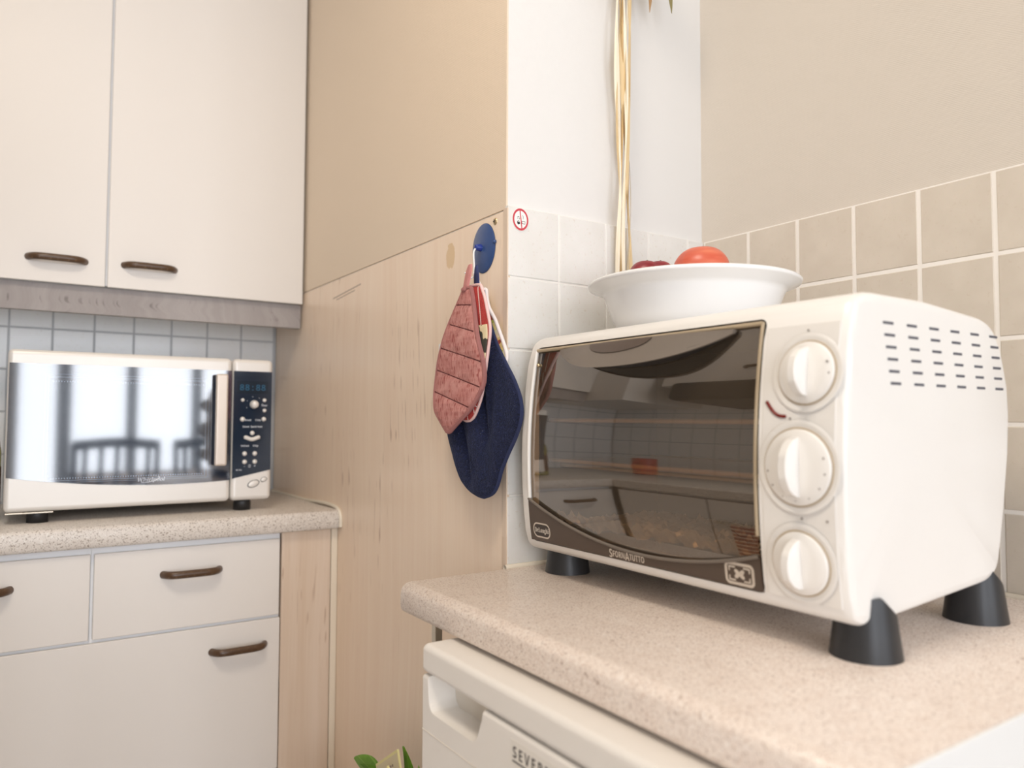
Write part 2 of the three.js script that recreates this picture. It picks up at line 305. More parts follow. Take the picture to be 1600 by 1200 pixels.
// ------------------------------------------------------------------ near worktop and fridge
{
  const prof = roundPoly([[0.408, WN - 0.0365, 0.010], [XD, WN - 0.0365], [XD, WN], [0.408, WN, 0.016]], 7);
  const g = roundExtrude(prof, ZC, -0.243, 0.006, 0.001, (x, y, z) => V(x, y, z), 4);
  const w = thing('worktop', 'pinkish beige speckled worktop under the mini oven', 'worktop', [0.68, WN - 0.0365, -0.55]);
  part('slab', g, mat.worktop, w);
  part('end_edging', box(0.414, XD, WN - 0.036, WN - 0.0008, -0.243, -0.2405, 0.001), mat.white, w, 'white edging strip on the cut end');
  part('sealant', tube([[XB - 0.006, WN + 0.001, ZC + 0.003], [0.7, WN + 0.001, ZC + 0.003], [XD - 0.004, WN + 0.001, ZC + 0.004], [XD - 0.004, WN + 0.001, -0.6], [XD - 0.004, WN + 0.001, -0.25]], 0.004, 60, 8), mat.caulk, structure('trim_2', 'sealant line along the near worktop'));
}
{
  const x0 = 0.367, ft = 0.8795, zl = -0.735, zr = -0.28;
  const f = thing('mini_fridge', 'cream undercounter fridge with recessed grip and black lettering', 'fridge', [0.62, 0, -0.55]);
  part('cabinet', box(0.4435, 0.90, 0.02, 0.849, zl + 0.004, zr, 0.006), mat.fridge, f);
  part('top_cover', box(x0 + 0.011, 0.91, 0.849, ft, zl, zr, 0.007), mat.fridge, f);
  // door with a grip scooped out of its upper edge
  const grip = roundExtrude(roundPoly([[zl + 0.012, 0.86], [zl + 0.018, 0.812, 0.012], [zl + 0.112, 0.812, 0.01], [zl + 0.124, 0.84, 0.006], [zl + 0.126, 0.86]], 5), 0.30, 0.412, 0.0005, 0.0005, (a, b, c) => V(c, b, a), 2);
  part('door', cut(box(x0 + 0.012, 0.442, 0.03, 0.847, zl, zr, 0.004), grip), mat.fridge, f);
  part('grip_cup', box(0.4115, 0.413, 0.808, 0.8465, zl + 0.012, zl + 0.127), mat.fridgeCup, f, 'smooth pale grip recess');
  const strip = plate(zl + 0.002, zr - 0.002, () => 0.79, () => 0.7905, 0.0006, (s, t, d) => V(x0 + 0.012 - d, t, s), 2, 1); part('door_crease', strip, mat.fridgeCup, f);
  const logo = canvasTex(512, 128, (g, w, h) => { g.fillStyle = '#ece7de'; g.fillRect(0, 0, w, h); g.fillStyle = '#2e2826'; g.font = 'bold 78px sans-serif'; g.textBaseline = 'alphabetic'; let x = 16; for (const ch of 'SEVERIN') { g.fillText(ch, x, 86); x += g.measureText(ch).width + 12; } g.fillRect(16, 100, 470, 9); });
  const lg = plate(-0.5625, -0.4775, () => 0.8165, () => 0.8385, 0.0004, (s, t, d) => V(x0 + 0.0119 - d, t, s), 2, 1); mapUV(lg, (x, y, z) => [(z + 0.5625) / 0.085, (y - 0.8165) / 0.022]);
  part('lettering', lg, M({ map: logo, roughness: 0.35 }), f, 'underlined black lettering on the door');
}
// metal leg and batten between worktop and fridge
single('support_post', box(0.452, 0.462, 0.0, WN - 0.0367, ZC + 0.003, ZC + 0.013, 0.001), mat.steel, 'slim metal post under the left end of the beige worktop', 'post', [0.457, 0, ZC + 0.008]);

// ------------------------------------------------------------------ mini oven
const xf = (y) => 0.566 + 0.68 * (y - 1.07) ** 2;                    // bowed front
const OZ0 = -0.825, OZ1 = -0.358;
{
  const o = thing('mini_oven', 'white countertop oven with brown glass door and three knobs', 'oven', [0.70, WN, -0.59]);
  const front = []; for (let y = 0.974; y < 1.204; y += 0.0115) front.push([xf(y), y]);
  const rear = [[0.846, 1.195], [0.853, 1.178], [0.860, 1.155], [0.862, 1.125], [0.858, 1.085], [0.846, 1.03], [0.838, 0.998]];
  const pts = [[xf(0.947) + 0.004, 0.947, 0.03], [0.826, 0.962, 0.03], ...rear.slice().reverse(), [0.826, 1.222, 0.03], [0.70, 1.2305], [xf(1.232) + 0.004, 1.2305, 0.03], ...front.slice().reverse()];
  const prof = roundPoly(pts, 6);
  const body = roundExtrude(prof, OZ0, OZ1, 0.011, 0.009, (x, y, z) => V(x, y, z), 7, 0.5);
  const hole = box(0.5, 0.80, 0.9625, 1.2135, -0.806, -0.4425, 0.008);
  part('body_shell', cut(body, hole), mat.ovenWhite, o);
  // dark lining of the cavity
  const lin = mergeGeometries([box(0.798, 0.7999, 0.966, 1.2095, -0.803, -0.446), box(0.582, 0.7999, 0.963, 0.966, -0.8055, -0.443), box(0.59, 0.7999, 1.209, 1.2125, -0.8055, -0.443), box(0.585, 0.7999, 0.966, 1.2095, -0.8055, -0.803), box(0.585, 0.7999, 0.966, 1.2095, -0.446, -0.4432)]);
  part('cavity_lining', lin, mat.enamel, o, 'dark enamel cavity');
  // racks and foil tray seen through the glass
  const rack = (y, name) => { const g = [withCaps([[0.60, y, -0.80], [0.60, y, -0.449]], 0.0028, 4, 8), withCaps([[0.785, y, -0.80], [0.785, y, -0.449]], 0.0028, 4, 8)]; for (let z = -0.795; z < -0.449; z += 0.0172) g.push(tube([[0.60, y, z], [0.69, y, z], [0.785, y, z]], 0.0012, 3, 6)); part(name, mergeGeometries(g), mat.brass, o, 'wire rack inside the oven'); };
  rack(1.118, 'wire_rack'); rack(1.066, 'wire_rack');
  part('glass_tray', box(0.606, 0.78, 1.0575, 1.0625, -0.79, -0.455, 0.002), mat.steel, o);
  const foil = plate(-0.79, -0.455, () => 0.603, () => 0.782, 0.001, (s, t, d) => { const n = fbm((s + 1) * 3, t * 3, 64, 64, 5, 3) - 0.5, e = Math.max(0, 1 - (t - 0.603) / 0.012); return V(t, 0.986 + n * 0.02 + e * 0.012 - d, s); }, 90, 46);
  part('foil_sheet', toCreasedNormals(foil, 0.2), mat.foil, o, 'crumpled aluminium foil on the lowest tray');
  part('crumb_tray', box(0.603, 0.785, 0.968, 0.974, -0.80, -0.449, 0.001), mat.steel, o);
  // door: glass, frame beading, brown band, handle
  const zl = -0.8045, zr = -0.444, yb = 0.964, yt = 1.212, on = (off) => (s, t, d) => V(xf(t) - off - d, t, s);
  const door = new THREE.Group(); door.name = 'door'; o.add(door); origins.set(door, originOf(o));
  const arc = (z) => { const q = (z - (-0.595)) / 0.21; return 0.9745 + 0.043 * q * q; };
  const pane = new THREE.PlaneGeometry(1, 1, 40, 48), pp = pane.attributes.position;
  for (let i = 0; i < pp.count; i++) { const z = zl + 0.004 + (pp.getX(i) + 0.5) * (zr - zl - 0.008), y = yb + 0.004 + (pp.getY(i) + 0.5) * (yt - yb - 0.008); pp.setXYZ(i, xf(y) + 0.0035, y, z); }
  pane.computeVertexNormals(); part('glass', pane, mat.ovenGlass, door, 'brown tinted door glass');
  const bandTex = canvasTex(2048, 512, (g, w, h) => {   // width: z from zl to zr; height: y from yb to yb+0.09
    const X = (z) => (z - zl) / (zr - zl) * w, Y = (y) => h - (y - yb) / 0.09 * h, ink = '#cfc3b4';
    g.fillStyle = '#54463c'; g.fillRect(0, 0, w, h); g.strokeStyle = ink; g.fillStyle = ink;
    // oval badge
    g.lineWidth = 11; g.beginPath(); g.roundRect(X(-0.797), Y(0.9865), X(-0.763) - X(-0.797), Y(0.9695) - Y(0.9865), 44); g.stroke();
    g.save(); g.beginPath(); g.roundRect(X(-0.797), Y(0.9865), X(-0.763) - X(-0.797), Y(0.9695) - Y(0.9865), 44); g.fillStyle = '#3a302a'; g.fill(); g.stroke(); g.restore();
    g.fillStyle = '#e2d8ca'; g.font = 'bold 46px serif'; g.textAlign = 'center'; g.textBaseline = 'middle'; g.fillText('DeLonghi', X(-0.78), Y(0.978), 168);
    g.fillStyle = ink; g.font = '62px sans-serif'; g.save(); g.translate(X(-0.62), Y(0.969)); g.scale(0.82, 1); let x = -225; 'SFORNATUTTO'.split('').forEach((ch) => { g.font = (ch === 'A' || ch === 'S' ? 'bold 76px' : 'bold 54px') + ' sans-serif'; g.textAlign = 'left'; g.fillText(ch, x, 0); x += g.measureText(ch).width - 1; }); g.restore();
    // convection symbol
    const ax = X(-0.4845), ay = Y(0.9855), bw = X(-0.4535) - ax, bh = Y(0.967) - ay; g.lineWidth = 16; g.beginPath(); g.roundRect(ax, ay, bw, bh, 22); g.stroke();
    g.lineWidth = 9; const c = 22, cx = ax + bw / 2, cy = ay + bh / 2, hw = bw / 2 - c, hh = bh / 2 - 18; for (const sx of [-1, 1]) for (const sy of [-1, 1]) { g.beginPath(); g.moveTo(cx + sx * hw, cy + sy * hh * 0.35); g.lineTo(cx + sx * hw, cy + sy * hh); g.lineTo(cx + sx * hw * 0.4, cy + sy * hh); g.stroke(); }
    g.beginPath(); for (const [sx, sy] of [[-1, -1], [1, -1], [-1, 1], [1, 1]]) g.ellipse(cx + sx * 16, cy + sy * 10, 19, 12, sx * sy * 0.6, 0, 7); g.fill();
  });
  const bandMat = M({ map: bandTex, roughness: 0.42 });
  const band = plate(zl, zr, () => yb, (s) => arc(s), 0.003, on(-0.0022), 60, 8); mapUV(band, (x, y, z) => [(z - zl) / (zr - zl), (y - yb) / 0.09]);
  part('lower_band', band, bandMat, door, 'dark brown band with pale lettering and symbols');
  part('band_lip', tube(Array.from({ length: 21 }, (_, i) => { const z = zl + 0.001 + (zr - zl - 0.002) * i / 20; return [xf(arc(z)) - 0.0008, arc(z), z]; }), 0.0019, 60, 8), mat.handlePlastic, door);
  const line = (a, b, r, m, name) => part(name, tube(Array.from({ length: 17 }, (_, i) => { const t = i / 16, y = a[0] + (b[0] - a[0]) * t, z = a[1] + (b[1] - a[1]) * t; return [xf(y) + 0.0005, y, z]; }), r, 40, 8), m, door);
  line([1.018, zl + 0.002], [yt - 0.002, zl + 0.002], 0.0026, mat.ovenWhite, 'side_bead'); line([1.015, zr - 0.002], [yt - 0.002, zr - 0.002], 0.0018, mat.grommet, 'side_bead'); line([yt - 0.003, zl + 0.002], [yt - 0.003, zr - 0.002], 0.0022, mat.grommet, 'top_bead');
  part('rivet', new THREE.SphereGeometry(0.0024, 12, 10).translate(xf(1.19) + 0.002, 1.19, -0.797), mat.brass, door);
  { // handle: crescent in plan, bowed front with a finger slot
    const hz0 = -0.748, hz1 = -0.477, hc = (hz0 + hz1) / 2, hw = (hz1 - hz0) / 2;
    const out = (z) => { const q = (z - hc) / hw; return 0.034 * Math.max(0, 1 - Math.abs(q) ** 2.2); };
    const low = (z) => { const q = (z - hc) / hw; return 1.2055 - 0.026 * Math.max(0, 1 - Math.abs(q) ** 2.4) - 0.003; };
    const h = plate(hz0, hz1, low, () => 1.2065, 0.004, (s, t, d) => V(xf(t) + 0.001 - out(s) * (0.55 + 0.45 * (1.2065 - t) / 0.029) - d, t, s), 60, 8);
    const hm = part('handle', h, mat.handlePlastic, door, 'grey brown crescent pull handle');
    const un = plate(hz0 + 0.004, hz1 - 0.004, (s) => -out(s) * 0.98, () => 0.0, 0.003, (s, t, d) => V(xf(low(s)) + 0.001 + t, low(s) + 0.0035 - d * 0.8, s), 60, 6);
    part('grip_underside', un, mat.handleDark, hm, 'black underside of the handle');
    const sl = plate(-0.668, -0.568, (s) => 1.2055 - 0.0125 * Math.sqrt(Math.max(0, 1 - ((s + 0.618) / 0.0502) ** 2)), () => 1.2058, 0.0008, (s, t, d) => V(xf(t) + 0.0005 - 0.004 - out(s) * (0.55 + 0.45 * (1.2065 - t) / 0.029) - d, t, s), 30, 6);
    part('finger_slot', sl, mat.brown, hm, 'dark slot in the handle top');
  }
  // control side
  const cp = plate(-0.4375, -0.3665, () => 0.965, () => 1.203, 0.0012, on(-0.0004), 6, 30); part('control_panel', cp, mat.ovenWhite, o);
  const dial = (y, z, r, grip, ticks) => {
    const sl = Math.atan(2 * 0.68 * (y - 1.07)), at = (g) => g.rotateZ(Math.PI / 2).rotateZ(-sl).translate(xf(y) - 0.0012, y, z);   // lathe axis (y) to -x
    const k = part('knob', at(lathe([[0, 0.0058], [r * 0.5, 0.0056], [r * 0.74, 0.005], [r * 0.8, 0.0042], [r * 0.95, 0.0034], [r * 0.99, 0.002], [r, 0.0005], [r, 0]], 0, 0, 0, 56)), mat.ovenKnob, o);
    part('rim_groove', at(new THREE.TorusGeometry(r + 0.0006, 0.0009, 8, 56).rotateX(Math.PI / 2)), mat.grommet, k);
    part('surround', at(lathe([[r + 0.001, 0.0001], [r + 0.003, 0.0002], [r + 0.0055, 0.0013], [r + 0.0075, 0.0002]], 0, 0, 0, 56)), mat.ovenWhite, k);
    const fin = roundExtrude(Array.from({ length: 40 }, (_, i) => { const a = -(i / 40) * Math.PI * 2; return [Math.cos(a) * r * 0.78, Math.max(-0.2, Math.sin(a)) * 0.02]; }), -grip, grip, grip * 0.35, grip * 0.35, (a, b, c) => V(a, b + 0.0035, c), 4);
    part('grip', fin.rotateX(0).rotateZ(Math.PI / 2).rotateZ(-sl).translate(xf(y) - 0.0012, y, z), mat.ovenKnob, k);
    for (let i = 0; i < ticks; i++) { const a = Math.PI * (1.05 + 1.2 * i / ticks); placed('scale_mark', tickGeo, mat.darkTick, k, [xf(y) - 0.0012 - 0.0036, y + Math.sin(a) * r * 0.86, z + Math.cos(a) * r * 0.86]); }
  };
  const tickGeo = new THREE.BoxGeometry(0.0012, 0.0016, 0.0013); mat.darkTick = M({ color: rgb(120, 108, 100), roughness: 0.6 });
  dial(1.1605, -0.3945, 0.0272, 0.0042, 9); dial(1.0795, -0.4005, 0.0328, 0.0046, 8); dial(0.9975, -0.4015, 0.0272, 0.0042, 0);
  for (const [y, z] of [[1.1975, -0.396], [1.121, -0.409], [1.036, -0.398], [1.036, -0.374]]) placed('scale_mark', tickGeo, mat.darkTick, o, [xf(y) - 0.0012, y, z]);
  part('pilot_lamp', withCaps(Array.from({ length: 9 }, (_, i) => { const t = i / 8, z = -0.4335 + 0.019 * t, y = 1.1355 - 0.0125 * t - 0.004 * Math.sin(Math.PI * t); return [xf(y) - 0.001, y, z]; }), 0.0016, 20, 8), mat.redLamp, o, 'dark red curved pilot lamp');
  // vent slots in the side
  const slotGeo = new RoundedBoxGeometry(0.0165, 0.0025, 0.0014, 2, 0.0006);
  for (let i = 0; i < 6; i++) for (let j = 0; j < 6; j++) placed('vent_slot', slotGeo, mat.slot, o, [0.634 + i * 0.0385 + j * 0.0021, 1.2045 - j * 0.0105, OZ1 - 0.0001]);
  // feet
  for (const [x, z, s] of [[0.617, -0.3735, 1], [0.822, -0.379, 1], [0.622, -0.792, -1], [0.822, -0.798, -1]]) {
    const f = cyl(0.0295, 0.0225, 0.052, 40).translate(x, WN + 0.026, z), facet = new THREE.BoxGeometry(0.06, 0.06, 0.08).translate(0.03, 0, 0).rotateZ(0.75).rotateY(-0.75).translate(x + 0.0065, WN + 0.051, z + 0.0065);
    part('foot', s > 0 ? cut(f, facet) : cut(f, box(x - 0.1, x + 0.1, WN + 0.03, WN + 0.1, z - 0.1, z + 0.1)), mat.footBlack, o);
  }
}

// ------------------------------------------------------------------ bowl with fruit on the oven
{
  const cx = 0.735, cz = -0.675, by = 1.2312;
  single('serving_bowl', lathe([[0, 0.004], [0.085, 0.004], [0.094, 0.008], [0.102, 0.02], [0.113, 0.05], [0.117, 0.056], [0.133, 0.0625], [0.1345, 0.066], [0.132, 0.0685], [0.128, 0.0675], [0.114, 0.061], [0.109, 0.053], [0.098, 0.022], [0.09, 0.012], [0.08, 0.0085], [0, 0.008]].map(([r, h]) => [r, h - 0.004]), cx, by, cz, 96), mat.ceramic, 'wide white ceramic bowl with flared rim on the mini oven', 'bowl', [cx, by, cz]);
  const fruitMap = (a, b, s) => dataTex(128, 128, (u, v) => { const n = fbm(u, v, 6, 10, s, 4); return mixc(a, b, n); });
  const red = M({ map: fruitMap([200, 76, 54], [228, 136, 104], 3), roughness: 0.35 }), wine = M({ map: fruitMap([120, 26, 36], [158, 52, 58], 5), roughness: 0.35 }), stemM = M({ color: rgb(96, 84, 48), roughness: 0.8 });
  const fruit = (name, label, p, r, sq, m, st) => {
    const t = thing(name, label, 'fruit', [p[0], p[1] - r * sq, p[2]]); const g = new THREE.SphereGeometry(r, 36, 28); const q = g.attributes.position;
    for (let i = 0; i < q.count; i++) { const x = q.getX(i), y = q.getY(i), z = q.getZ(i), a = Math.atan2(z, x), d = Math.hypot(x, z) / r, k = 1 + 0.03 * Math.cos(a * 3 + r * 900) * d; q.setXYZ(i, x * k, y * sq - (y > 0 ? r * 0.22 * Math.exp(-d * d * 14) : 0), z * k); }
    g.computeVertexNormals(); part('flesh', g.translate(...p), m, t);
    part('stem', tube([[p[0], p[1] + r * sq * 0.78, p[2]], [p[0] + 0.001, p[1] + r * sq * 0.9, p[2]], [p[0] + 0.003, p[1] + r * sq * 0.97, p[2] + 0.001]], 0.0016, 6, 6), stemM, t);
    if (st) t.userData.group = st;
  };
  fruit('tomato', 'large orange red tomato rising above the bowl rim', [0.757, 1.3165, -0.678], 0.0365, 0.88, red);
  fruit('plum', 'dark red plum at the far left inside the bowl, nearer the straw braid', [0.700, 1.3085, -0.724], 0.0225, 1.0, wine);
  fruit('plum', 'dark red plum just behind the rim, nearer the large tomato', [0.7125, 1.3085, -0.712], 0.0215, 1.0, wine);
  fruit('tomato', 'tomato lying under the large one in the bowl', [0.762, 1.265, -0.66], 0.034, 0.78, red); fruit('tomato', 'tomato at the bottom of the bowl below the plums', [0.706, 1.264, -0.706], 0.031, 0.82, red);
}

// ------------------------------------------------------------------ dried plait hanging on the white wall
{
  const t = thing('dried_plait', 'dried straw plait hanging on the white wall behind the bowl', 'plait', [0.77, 1.33, ZC + 0.006]);
  const strawMap = dataTex(64, 256, (u, v) => { const n = vnoise(u * 24, v * 6, 24, 6, 4), m = fbm(u, v, 3, 8, 9, 3); return mixc([236, 222, 192], [248, 242, 228], 0.55 * n + 0.45 * m); });
  const straw = [M({ map: strawMap, roughness: 0.6 }), M({ map: strawMap, color: rgb(240, 222, 190), roughness: 0.6 }), M({ map: strawMap, color: rgb(224, 198, 158), roughness: 0.65 })];
  for (let i = 0; i < 9; i++) {
    const ph = rr(0, 6.28), am = rr(0.003, 0.0075), dz = rr(0.0, 0.012), fr = rr(3, 5.5), wide = rr(0.003, 0.0058), N = 60, rings = [], bot = 1.325 + rr(0, 0.012);
    for (let k = 0; k <= N; k++) {
      const f = k / N, y = bot + (1.9 - bot) * f, near = 0.35 + 0.65 * Math.sin(Math.min(1, f * 3) * 1.57);
      const x = 0.7695 + Math.sin(ph + f * fr * 2.4) * am * near + (i - 4) * 0.0031 + 0.002 * Math.sin(f * 9 + i), z = ZC + 0.006 + dz + 0.003 * Math.cos(ph + f * fr * 3) + 0.004, tw = ph + f * 5 * Math.sin(ph * 3), w = wide * (0.75 + 0.35 * Math.sin(f * 14 + ph * 2));
      rings.push(Array.from({ length: 8 }, (_, j) => { const a = j / 8 * Math.PI * 2, p = Math.cos(a) * w, q = Math.sin(a) * 0.0009; return V(x + p * Math.cos(tw * 0.35) - q * Math.sin(tw * 0.35), y, z + p * Math.sin(tw * 0.35) * 0.6 + q); }));
    }
    const g = loft(rings, 1.2); mapUV(g, (x, y) => [x * 40, y * 3]); part('straw', g, straw[i % 3], t);
  }
  const leaf = (p0, p1, w, m, curl) => { const N = 24, rings = []; for (let k = 0; k <= N; k++) { const f = k / N, c = V(...p0).lerp(V(...p1), f); c.z += curl * Math.sin(f * 3); const ww = Math.max(0.0004, w * Math.sin(Math.PI * (0.22 + 0.78 * f)) ** 0.8); rings.push(Array.from({ length: 8 }, (_, j) => { const a = j / 8 * Math.PI * 2; return V(c.x + Math.cos(a) * ww, c.y, c.z + Math.sin(a) * 0.0016 * (1 - f * 0.7) + Math.abs(Math.cos(a)) * ww * 0.4); })); } part('husk_leaf', loft(rings.reverse(), 1.2), m, t, 'dry curled leaf'); };
  const green = M({ color: rgb(138, 128, 84), roughness: 0.7 }), tan = M({ color: rgb(176, 140, 98), roughness: 0.7 }), dgreen = M({ color: rgb(92, 104, 74), roughness: 0.7 });
  leaf([0.79, 1.88, ZC + 0.03], [0.806, 1.746, ZC + 0.03], 0.009, tan, 0.006); leaf([0.80, 1.88, ZC + 0.03], [0.838, 1.7475, ZC + 0.045], 0.011, green, 0.008); leaf([0.75, 1.88, ZC + 0.03], [0.722, 1.752, ZC + 0.03], 0.010, tan, 0.006); leaf([0.775, 1.9, ZC + 0.03], [0.792, 1.769, ZC + 0.028], 0.009, dgreen, 0.003);
  part('knot', new THREE.SphereGeometry(0.026, 20, 14).scale(1, 1.1, 0.6).translate(0.77, 1.9, ZC + 0.018), straw[2], t);
  part('nail', withCaps([[0.77, 1.915, ZC - 0.01], [0.77, 1.915, ZC + 0.02]], 0.0015, 4, 8), mat.steel, t);
}

// ------------------------------------------------------------------ no smoking sign
{
  const tx = canvasTex(512, 512, (g) => { g.fillStyle = '#f4f2ee'; g.fillRect(0, 0, 512, 512); g.lineWidth = 50; g.strokeStyle = '#c9414e'; g.beginPath(); g.arc(256, 256, 225, 0, 7); g.stroke();
    g.strokeStyle = g.fillStyle = '#26262c'; g.lineWidth = 14; g.beginPath(); g.arc(190, 330, 38, 0.5, 5.6); g.stroke(); g.fillRect(150, 315, 90, 46); g.lineWidth = 12; g.beginPath(); g.moveTo(165, 255); g.lineTo(165, 200); g.lineTo(215, 195); g.moveTo(205, 255); g.quadraticCurveTo(250, 230, 205, 220); g.stroke();
    g.lineWidth = 11; g.strokeRect(300, 292, 96, 52); g.beginPath(); g.moveTo(330, 240); g.quadraticCurveTo(350, 190, 318, 150); g.stroke();
    g.strokeStyle = '#c9414e'; g.lineWidth = 34; g.beginPath(); g.moveTo(235, 40); g.lineTo(300, 475); g.stroke(); });
  const g = cyl(1, 1, 1, 48).rotateX(Math.PI / 2); mapUV(g, (x, y) => [x / 2 + 0.5, y / 2 + 0.5]); g.scale(0.0135, 0.0158, 0.0006).translate(0.5868, 1.3966, ZC + 0.0005);
  single('no_smoking_sticker', g, M({ map: tx, roughness: 0.4 }), 'small round red and white no smoking sticker on the corner tile', 'sticker', [0.5868, 1.3966, ZC]);
}

// ------------------------------------------------------------------ suction hook and hanging kitchen cloths
const HZ = -0.917, HY = 1.3655;
{
  const blue = M({ color: rgb(62, 92, 150), roughness: 0.25, transmission: 0.25, thickness: 0 });
  const h = thing('suction_hook', 'blue translucent suction hook on the wood panel', 'hook', [XB, HY, HZ]);
  const dish = lathe([[0, 0.006], [0.006, 0.0058], [0.018, 0.0045], [0.028, 0.002], [0.0305, 0.0008], [0.031, 0.0], [0.028, 0.0004], [0.0, 0.0035]], 0, 0, 0, 56).scale(1, 1, 1.17).rotateZ(Math.PI / 2);
  // the disc is taller than wide in this view: scale along y
  part('suction_disc', dish.rotateX(Math.PI / 2).translate(XB - 0.0003, HY, HZ), blue, h);
  part('pull_tab', new THREE.SphereGeometry(0.003, 12, 8).translate(XB - 0.002, HY + 0.004, HZ + 0.031), blue, h);
  part('boss', lathe([[0, 0.011], [0.003, 0.0105], [0.0045, 0.008], [0.0055, 0]], 0, 0, 0, 24).rotateZ(Math.PI / 2).translate(XB - 0.005, HY, HZ), M({ color: rgb(34, 58, 140), roughness: 0.2 }), h);
  part('hook_wire', withCaps([[XB - 0.012, HY, HZ], [XB - 0.0175, HY - 0.006, HZ + 0.001], [XB - 0.019, HY - 0.03, HZ + 0.004], [XB - 0.021, HY - 0.044, HZ + 0.006], [XB - 0.027, HY - 0.047, HZ + 0.007], [XB - 0.036, HY - 0.041, HZ + 0.008]], 0.0013, 40, 8), mat.white, h, 'white wire hook');
}
// cloth built from rows [y, left z, right z] at depth x
function cloth(rows, x, puff, nz = 26, sub = 5, wave = () => 0) {
  const ys = [], L = [], R = [], cr = (k) => new THREE.CatmullRomCurve3(rows.map((r) => V(r[0], r[k], 0)), false, 'centripetal');
  const a = cr(1), b = cr(2), N = (rows.length - 1) * sub;
  for (let i = 0; i <= N; i++) { const p = a.getPoint(i / N), q = b.getPoint(i / N); ys.push((p.x + q.x) / 2); L.push(p.y); R.push(q.y); }
  const pos = [], uv = [], idx = [], W = nz + 1, K = (N + 1) * W;
  for (let side = 0; side < 2; side++) for (let i = 0; i <= N; i++) for (let j = 0; j <= nz; j++) {
    const f = j / nz, z = L[i] + (R[i] - L[i]) * f, e = Math.sqrt(Math.max(0, 1 - Math.abs(2 * f - 1) ** 5)) * Math.sqrt(Math.max(0, 1 - Math.abs(2 * i / N - 1) ** 14)), w = wave(z, ys[i], f, i / N);
    pos.push(x + w + (side ? 1 : -1) * (0.0008 + puff(z, ys[i], f, i / N, side) * e), ys[i], z); uv.push(z, ys[i]);
  }
  const q = (p, r, s, t) => idx.push(p, r, s, p, s, t);
  for (let i = 0; i < N; i++) for (let j = 0; j < nz; j++) { const p = i * W + j, r = p + W; q(p, r, r + 1, p + 1); q(K + p, K + p + 1, K + r + 1, K + r); }
  for (let i = 0; i < N; i++) { const p = i * W, r = p + W; q(p, K + p, K + r, r); q(p + nz, r + nz, K + r + nz, K + p + nz); }
  for (let j = 0; j < nz; j++) { q(j, j + 1, K + j + 1, K + j); const e = N * W + j; q(e, K + e, K + e + 1, e + 1); }
  const g = new THREE.BufferGeometry(); g.setAttribute('position', new THREE.Float32BufferAttribute(pos, 3)); g.setAttribute('uv', new THREE.Float32BufferAttribute(uv, 2)); g.setIndex(idx);
  const rim = []; for (let i = 0; i <= N; i += 2) rim.push([ys[i], L[i], i / N]); for (let i = N; i >= 0; i -= 2) rim.push([ys[i], R[i], i / N]);
  g.userData = {}; return { geo: toCreasedNormals(g, 1.0), rim, wave };
}
const rimTube = (c, x, r) => tube(c.rim.map(([y, z, h]) => [x + c.wave(z, y, 1, h), y, z]), r, 160, 8, true);
